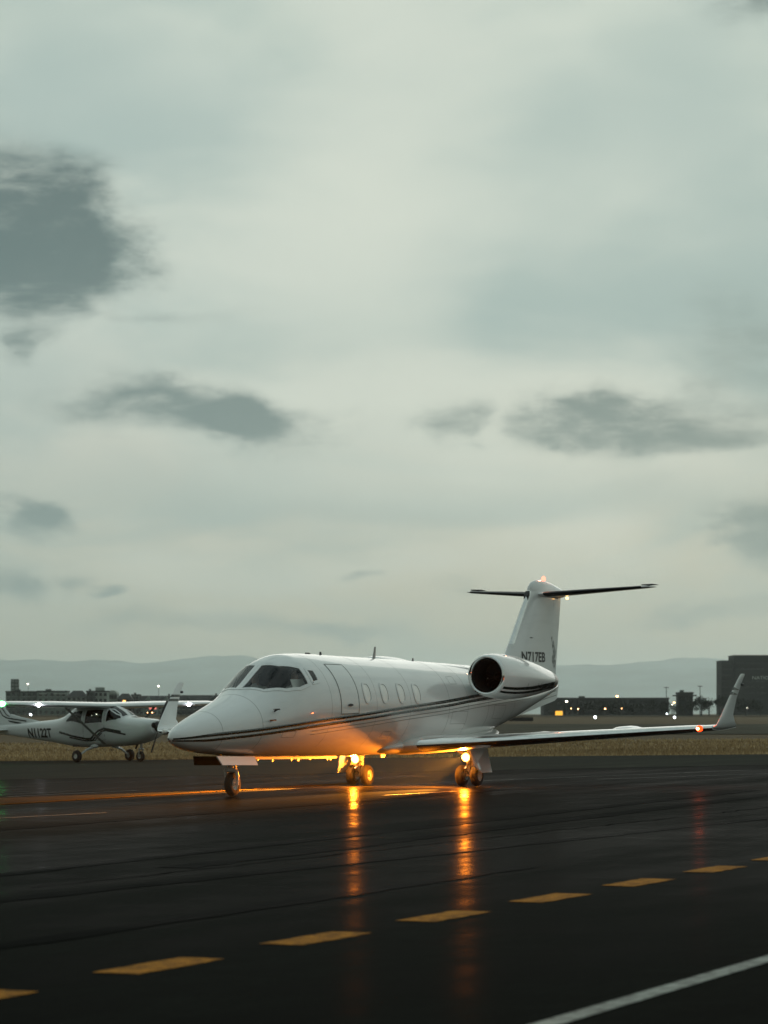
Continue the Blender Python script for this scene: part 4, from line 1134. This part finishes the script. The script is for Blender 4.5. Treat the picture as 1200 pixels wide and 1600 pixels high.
# ------------------------------------------------------------------ buildings and trees beyond the field
def bx(px, D): return (px - 600) * D / FPX               # sideways offset of a bearing at distance D
def bz(py, D): return EYE + (HORIZON - py) * D / FPX
def quad_mesh(name, w, h, d, mat):
    return MB().box((0, 0, 0), (w, d, h)).mesh(name, mat, False)
WIN = {m: quad_mesh('window', 1.5, 1.7, .16, m) for m in ('window_dark', 'window_amber', 'window_red')}
SILL = quad_mesh('sill', 1.9, .18, .4, 'trim_pale')
def building(name, label, cat, x0, x1, top, D, depth, wall, roof='flat', floors=3, cols=3, lit=(), trim=True, roofmat='roof_dark', group=None, winw=1.0):
    X0, X1 = bx(x0, D), bx(x1, D); Z = bz(top, D); g = gz(0, D) - .3; W_ = X1 - X0; cx = (X0 + X1) / 2
    b = empty(name, (cx, D + depth / 2, g)); tag(b, label, cat, group)
    H = Z - g; wh = H
    if roof in ('hip', 'gable'): wh = H * .74
    m = MB().box((0, 0, wh / 2), (W_, depth, wh)); m.build('wall', wall, b, False)
    e = .5
    if roof == 'flat':
        r = MB().box((0, 0, wh + .25), (W_ + .5, depth + .5, .7)).build('roof', roofmat, b, False)
        MB().box((-W_ * .18, 1, wh + 1.0), (min(3, W_ * .25), 2.5, 1.0)).build('roof_unit', 'tower_frame', r, False)
    elif roof == 'hip':
        a, c = W_ / 2 + e, depth / 2 + e; k = min(a * .55, 4)
        MB().add([(-a, -c, wh), (a, -c, wh), (a, c, wh), (-a, c, wh), (-a + k, 0, H), (a - k, 0, H)], [(0, 1, 5, 4), (1, 2, 5), (2, 3, 4, 5), (3, 0, 4), (3, 2, 1, 0)]).build('roof', roofmat, b, False)
    elif roof == 'gable':
        a, c = W_ / 2 + e, depth / 2 + e
        r = MB().add([(-a, -c, wh), (a, -c, wh), (a, c, wh), (-a, c, wh), (-a, 0, H), (a, 0, H)], [(0, 1, 5, 4), (1, 2, 5), (2, 3, 4, 5), (3, 0, 4), (3, 2, 1, 0)]).build('roof', roofmat, b, False)
        n = max(1, int(W_ / 9))
        for i in range(n):
            gx = -W_ / 2 + W_ * (i + .5) / n; gw = 2.1
            MB().add([(gx - gw, -c - .15, wh - .6), (gx + gw, -c - .15, wh - .6), (gx, -c - .15, wh + (H - wh) * .9), (gx - gw, 0, wh - .6), (gx + gw, 0, wh - .6), (gx, 0, wh + (H - wh) * .9)],
                     [(0, 1, 2), (0, 2, 5, 3), (1, 4, 5, 2)]).build('dormer', wall, b, False)
        MB().box((W_ * .3, 1, H + .2), (.9, .9, 1.6)).build('chimney', 'wall_brown', r, False)
    elif roof == 'arch':
        ring = lambda y: [(-W_ / 2, y, wh)] + [(-W_ / 2 * math.cos(PI * k / 12), y, wh + 1.8 * math.sin(PI * k / 12)) for k in range(1, 12)] + [(W_ / 2, y, wh)]
        MB().loft([ring(-depth / 2 - .3), ring(depth / 2)]).build('roof', 'trim_pale', b, True, 30)
    fh = wh / floors
    for i in range(floors):
        for j in range(cols):
            key = (i, j)
            wm = WIN['window_amber'] if key in lit else WIN['window_dark']
            if isinstance(lit, dict): wm = WIN[lit.get(key, 'window_dark')]
            w = put('window', wm, b, (-W_ / 2 + W_ * (j + .5) / cols, -depth / 2 - .02, fh * (i + .55)))
            w.scale = (winw, 1, min(1.2, fh / 3.2))
            if trim: put('sill', SILL, b, (-W_ / 2 + W_ * (j + .5) / cols, -depth / 2 - .1, fh * (i + .55) - .95 * min(1.2, fh / 3.2)))
    return b, W_, wh, H
A = 'apartment building'
def left_town():
    b, w, wh, H = building('apartment_building', 'long slate apartment block below the tall framed tower at far left', A, 9, 58, 1081.5, 1500, 14, 'wall_slate', 'flat', 4, 6)
    MB().box((-w * .2, -7.4, wh * .62), (6, .9, .4)).build('balcony', 'trim_pale', b, False)
    t = empty('framed_tower', (bx(22, 1540), 1545, gz(0, 1500))); tag(t, 'square lattice-fronted tower rising over the apartment roofs at far left', 'tower')
    h = bz(1061, 1540) - gz(0, 1500); tw = 12 * 1540 / FPX
    MB().box((0, 0, h / 2), (tw - .4, tw - .4, h - .4)).build('core', 'wall_pale', t, False)
    for a in (-1, 0, 1): MB().box((a * (tw / 2 - .15), -tw / 2, h / 2), (.42, .4, h)).build('post', 'tower_frame', t, False)
    for k in range(5): MB().box((0, -tw / 2 - .03, h - .25 - k * 1.9), (tw + .1, .4, .45)).build('beam', 'tower_frame', t, False)
    b, w, wh, H = building('apartment_building', 'sage apartment block with pale awning bands left of the stepped block', A, 58.5, 104, 1081, 1490, 14, 'wall_sage', 'flat', 4, 5)
    MB().box((w * .26, -7.6, wh - 1.0), (w * .42, 1.2, .45)).build('awning', 'trim_pale', b, False)
    MB().box((-w * .3, -7.6, wh - 1.0), (4, 1.2, .4)).build('awning', 'trim_pale', b, False)
    building('apartment_building', 'grey apartment block with low hipped roof beside the charcoal block', A, 104.5, 134.5, 1079, 1480, 12, 'wall_grey', 'hip', 4, 4)
    building('apartment_building', 'narrow charcoal apartment block between two paler blocks', A, 135, 146, 1081, 1470, 12, 'wall_charcoal', 'flat', 4, 2, trim=False)
    b, w, wh, H = building('apartment_building', 'pale apartment block with square rooftop storey beside the curved roof', A, 146.5, 168, 1081, 1480, 12, 'wall_pale', 'flat', 4, 3)
    MB().box((-w * .12, 0, wh + 1.2), (w * .6, 6, 2.4)).build('rooftop_storey', 'wall_grey', b, False)
    building('apartment_building', 'grey block with curved pale roof left of the dark brown house', A, 168.5, 183, 1084, 1490, 12, 'wall_grey', 'arch', 3, 3)
    building('house', 'dark brown hip-roofed house with one amber window', 'house', 183.5, 205, 1083.5, 1450, 12, 'wall_brown', 'hip', 3, 3, lit={(2, 1): 'window_amber'}, trim=False)
    building('house', 'small slate flat-roofed house half hidden by dark trees', 'house', 205.5, 217, 1086.5, 1500, 12, 'wall_slate', 'flat', 3, 2)
    building('townhouse_row', 'dark-roofed townhouse row with red-lit windows left of the jet winglet', 'house', 217.5, 274, 1087, 1500, 12, 'wall_sage', 'gable', 3, 8, lit={(1, 2): 'window_red', (1, 3): 'window_red'})
    building('townhouse_row', 'dark-roofed townhouse row right of the jet winglet', 'house', 274.5, 352, 1086, 1520, 12, 'wall_charcoal', 'gable', 3, 9)
left_town()

def right_town():
    D = 1800
    X0, X1 = bx(1128, D), bx(1290, D); g = gz(0, D) - .3
    Xs = bx(1147, D)
    o = empty('office_building', ((X0 + X1) / 2, D + 15, g)); tag(o, 'large dark office block with stepped left end behind the right winglet', 'building')
    cx = (X0 + X1) / 2; H1 = bz(1033, D) - g; H2 = bz(1025, D) - g
    MB().box(((X0 + Xs) / 2 - cx, 1.5, H1 / 2), (Xs - X0, 27, H1)).build('wall', 'office_wall', o, False)
    MB().box(((Xs + X1) / 2 - cx + .005, 0, H2 / 2), (X1 - Xs - .01, 30, H2)).build('wall', 'office_wall', o, False)
    MB().box(((Xs + X1) / 2 - cx, 0, H2 + .3), (X1 - Xs + .5, 30.5, .6)).build('parapet', 'roof_dark', o, False)
    MB().box(((X0 + Xs) / 2 - cx, 1.5, H1 + .25), (Xs - X0 + .4, 27.4, .5)).build('parapet', 'roof_dark', o, False)
    wb = quad_mesh('window', 2.3, 1.5, .2, 'window_dark')
    for k in range(9):
        z = 3 + k * 3.8
        for j in range(3):
            if z + 1 < H1: put('window', wb, o, (X0 - cx + 1.6 + j * 2.6, -12.02, z))
        for j in range(11):
            if z + 1 < H2 and k != 6: put('window', wb, o, (Xs - cx + 2.2 + j * 3.2, -15.02, z))
    me = text_mesh('NATIONAL', 3.0, .03); me.materials.append(MATS['trim_pale'])
    for v in me.vertices: v.co = Vector((v.co.x * 1.15, 0, v.co.y))
    put('wall_lettering', me, o, (bx(1175, D) - cx, -15.2, bz(1061.5, D) - g))
    building('warehouse', 'long low dark warehouse roof line behind the jet tail', 'warehouse', 850, 1045, 1092, 1400, 30, 'shed_wall', 'flat', 2, 12, trim=False, winw=2.0)
    b, w, wh, H = building('pavilion', 'small dark pavilion with overhanging flat roof among trees left of the office block', 'building', 1060, 1083, 1083.5, 1250, 10, 'shed_wall', 'flat', 2, 3, trim=False)
    MB().box((0, 0, H - .9), (w * 1.45, 13, .5)).build('eave', 'roof_dark', b, False)
    building('shed', 'low grey shed in front of the warehouse beside the yellow sign', 'building', 880, 902, 1106, 1150, 10, 'wall_charcoal', 'flat', 1, 3, trim=False)
right_town()

def tree(px, top, D, wpx, label, seed, bare=False):
    r = random.Random(seed)
    g = gz(0, D) - .2; H = bz(top, D) - g; R_ = wpx * D / FPX / 2
    o = empty('tree', (bx(px, D), D, g), 0); tag(o, label, 'tree', 'trees along the far edge of the airfield')
    m = MB().tube([(0, 0, 0), (r.uniform(-.1, .1), 0, H * .3), (r.uniform(-.3, .3), 0, H * .75)], [.06 * H * .6, .035 * H, .01 * H], 7)
    tips = []
    for k in range(9):
        a = r.uniform(0, 2 * PI); z0 = H * r.uniform(.22, .6); L = R_ * r.uniform(.6, 1.0)
        tip = (math.cos(a) * L, math.sin(a) * L, z0 + H * r.uniform(.12, .35))
        m.tube([(0, 0, z0), (tip[0] * .5, tip[1] * .5, (z0 + tip[2]) / 2 + .05 * H), tip], [.018 * H, .012 * H, .004 * H], 5)
        tips.append(tip)
    m.build('trunk', 'bark_dark', o)
    c = MB(); clumps = [(0, 0, H * .78, R_ * .55), (0, 0, H * .5, R_ * .7)] + [(t[0] * .8, t[1] * .8, min(t[2], H * .85), R_ * r.uniform(.28, .5)) for t in tips]
    n = 900
    for i in range(n):
        cx, cy, cz_, cr = r.choice(clumps)
        d = Vector((r.gauss(0, 1), r.gauss(0, 1), r.gauss(0, .8))).normalized() * cr * r.random() ** .35
        p = Vector((cx, cy, cz_)) + d
        if p.z > H or p.z < H * .06: continue
        s = R_ * r.uniform(.05, .10)
        a = Vector((r.uniform(-1, 1), r.uniform(-1, 1), r.uniform(-1, 1))).normalized(); b = a.cross(Vector((r.uniform(-1, 1), r.uniform(-1, 1), r.uniform(-1, 1)))).normalized()
        c.add([p - a * s, p + b * s * .7, p + a * s, p - b * s * .7], [(0, 1, 2, 3)])
    me = bpy.data.meshes.new('crown'); me.from_pydata(c.v, [], c.f); me.materials.append(MATS['leaf_dark'])
    put('crown', me, o)
TREES = [(1140, 1086, 1150, 28, 'dark round tree at the foot of the office block, right of the winglet base'), (1124, 1085, 1150, 24, 'dark tree against the left corner of the office block'), (1108, 1090, 1150, 26, 'low dark tree just left of the office block corner tree'),
         (1096, 1086, 1150, 26, 'tall dark tree right of the small pavilion'), (1080, 1092, 1100, 24, 'dark tree in front of the small pavilion, right side'), (1058, 1100, 1100, 20, 'small dark tree left of the small pavilion'),
         (1040, 1097, 1150, 26, 'dark tree at the right end of the long warehouse'), (1016, 1094, 1150, 24, 'dark tree third from the right end of the warehouse'), (1012, 1088, 1450, 10, 'thin tree rising above the warehouse roof line'), (990, 1100, 1120, 30, 'broad low dark tree in front of the warehouse middle'),
         (962, 1095, 1120, 34, 'broad dark tree below the amber street lamp'), (935, 1093, 1150, 30, 'dark tree in front of the warehouse left of the amber lamp'), (912, 1097, 1100, 24, 'dark tree behind the runway edge light right of the jet tail'), (909, 1089, 1450, 14, 'faint tree showing above the warehouse roof near the jet tail'),
         (884, 1098, 1100, 18, 'small dark tree beside the jet tail cone'), (1165, 1092, 1150, 28, 'dark tree in front of the office block right of the winglet'), (1188, 1095, 1150, 26, 'dark tree in front of the office block at the right edge'),
         (208, 1089, 1380, 18, 'dark round tree in front of the small slate house'), (219, 1096, 1360, 12, 'small dark bush-like tree left of the townhouse row'), (150, 1098, 1360, 14, 'small dark tree below the pale block with rooftop storey'), (196, 1099, 1370, 14, 'low dark tree below the brown house')]
for i, (px, top, D, w, lb) in enumerate(TREES): tree(px, top, D, w, lb, 100 + i)

def street_lamp(px, py, D, label, mat, size=.55, arm=True):
    x, z, g = bx(px, D), bz(py, D), gz(0, D) - .2
    o = empty('street_lamp', (x, D, g)); tag(o, label, 'lamp', 'lamps beyond the airfield')
    h = z - g
    MB().tube([(0, 0, 0), (0, 0, h + .25)], [.14, .08], 8).build('pole', 'pole_grey', o)
    MB().tube([(0, 0, h + .2), (0, -.7, h + .35), (0, -1.1, h + .32)], .05, 6).build('arm', 'pole_grey', o)
    MB().lathe([(-.18, .05), (0, size * .55), (.12, size * .5)], (0, -1.1, h + .25), (0, 0, -1), 12, True, False).build('head', 'pole_grey', o)
    MB().lathe([(-.5 * size, .001), (-.35 * size, .35 * size), (0, .5 * size), (.35 * size, .35 * size), (.5 * size, .001)], (0, -1.1, h), (0, 0, 1), 12).build('lamp_globe', mat, o)
for a in ((44, 1068.5, 1400, 'amber lamp on tall pole right of the framed tower', 'street_white', .8), (248, 1072, 1400, 'pinkish-white lamp on tall pole above the townhouse row', 'street_white', .8), (964, 1087.5, 1100, 'bright amber lamp just above the warehouse roof', 'street_amber', .9),
          (885, 1095.5, 1050, 'white lamp right beside the jet tail', 'street_white', .8), (892, 1107, 1000, 'small amber lamp left of a pair near the yellow sign', 'street_amber', .35), (903, 1107.6, 1000, 'small amber lamp right of a pair near the yellow sign', 'street_amber', .45),
          (945, 1107.3, 1000, 'small amber lamp in front of the broad dark tree', 'street_amber', .45), (971, 1107, 1000, 'faint amber lamp below the warehouse middle', 'street_amber', .28), (1053, 1097.5, 1050, 'amber lamp left of the small pavilion', 'street_amber', .6), (1050, 1101, 1050, 'tiny red-white lamp under the amber lamp by the pavilion', 'street_white', .3),
          (1167, 1106, 1050, 'faint white lamp in front of the office block', 'street_white', .22),
          (238, 1113, 1200, 'small amber lamp under the propeller plane wing, left one', 'street_amber', .5), (231, 1113.4, 1200, 'dim amber lamp under the propeller plane wing, leftmost', 'street_amber', .3), (267, 1111.6, 1200, 'larger amber lamp between propeller plane wing and jet winglet', 'street_amber', .8),
          (151, 1122 - 6, 1100, 'small yellow lamp seen through the propeller plane cabin', 'street_white', .4), (143, 1118, 1000, 'tiny white lamp seen through the propeller plane side window', 'street_white', .3)):
    street_lamp(a[0], a[1], a[2], a[3], a[4], a[5])
for px, top, D, lb in ((1044, 1073, 1250, 'thin bare mast left of the small pavilion'), (1097, 1071, 1250, 'thin mast with crossbar above the trees')):
    g = gz(0, D) - .2; h = bz(top, D) - g
    o = empty('mast', (bx(px, D), D + 8, g)); tag(o, lb, 'mast')
    MB().tube([(0, 0, 0), (0, 0, h)], [.22, .14], 8).build('pole', 'pole_grey', o)
    MB().box((0, 0, h - .3), (2.2, .25, .3)).build('crossbar', 'pole_grey', o, False)
for px, py, D, sz, lb in ((48, 1116.6, 700, .5, 'white airfield light below the propeller plane wing'), (930, 1120.8, 620, .55, 'white airfield light nearer the jet tail'), (1054, 1121, 620, .5, 'white airfield light left of the red wingtip lamp'), (1042, 1115.2, 900, .4, 'smallest white airfield light below the pavilion')):
    g = gz(bx(px, D), D) - .05
    o = empty('airfield_light', (bx(px, D), D, g)); tag(o, lb, 'airfield light', 'white lights on the airfield')
    h = max(.3, bz(py, D) - g)
    MB().tube([(0, 0, 0), (0, 0, h - sz * .3)], .05, 8).build('stake', 'pole_grey', o)
    MB().lathe([(-.5 * sz, .001), (-.35 * sz, .35 * sz), (0, .5 * sz), (.35 * sz, .35 * sz), (.5 * sz, .001)], (0, 0, h), (0, 0, 1), 12).build('lamp_globe', 'runway_white', o)
def signs():
    D = 800; g = gz(0, D) - .05
    o = empty('taxiway_sign', (bx(872.5, D), D, g)); tag(o, 'lit yellow taxiway sign with black side near the jet tail', 'sign')
    w = 13 * D / FPX; z0, z1 = bz(1118, D) - g, bz(1110.5, D) - g
    MB().box((0, .35, (z0 + z1) / 2), (w, .6, z1 - z0)).box((-w / 2 - .1, .2, (z0 + z1) / 2), (.35, .9, z1 - z0)).build('housing', 'sign_black', o, False)
    MB().box((.15, .02, (z0 + z1) / 2), (w - .3, .06, z1 - z0 - .15)).build('lit_face', 'sign_amber', o, False)
    for s in (-1, 1): MB().tube([(s * w * .35, .3, 0), (s * w * .35, .3, z0)], .06, 8).build('leg', 'pole_grey', o)
    D = 500; g = gz(0, D) - .05
    o = empty('sign_board', (bx(814, D), D, g)); tag(o, 'long low black sign board under the jet tail cone', 'sign')
    w = 38 * D / FPX; z0, z1 = bz(1126.8, D) - g, bz(1120.8, D) - g
    MB().box((0, 0, (z0 + z1) / 2), (w, .3, z1 - z0)).build('panel', 'sign_black', o, False)
    for k in range(4): MB().tube([(-w * .4 + w * .8 * k / 3, 0, 0), (-w * .4 + w * .8 * k / 3, 0, max(z0, .05) + .05)], .05, 6).build('leg', 'pole_grey', o)
signs()

# ------------------------------------------------------------------ evening haze
def haze():
    m, t, out = new_mat('haze_air')
    v = t.n('ShaderNodeVolumePrincipled')
    v.inputs['Color'].default_value = (.90, 1.0, .99, 1)
    v.inputs['Density'].default_value = HAZE
    v.inputs['Anisotropy'].default_value = 0.75
    t.t.links.new(v.outputs[0], out.inputs['Volume'])
    o = MB().box((0, 16500, 329), (74000, 39500, 670)).build('haze', 'haze_air', None, False)
    tag(o, 'thin blue-grey evening haze over the whole airfield', 'haze', kind='stuff')
HAZE = 4.6e-5
haze()
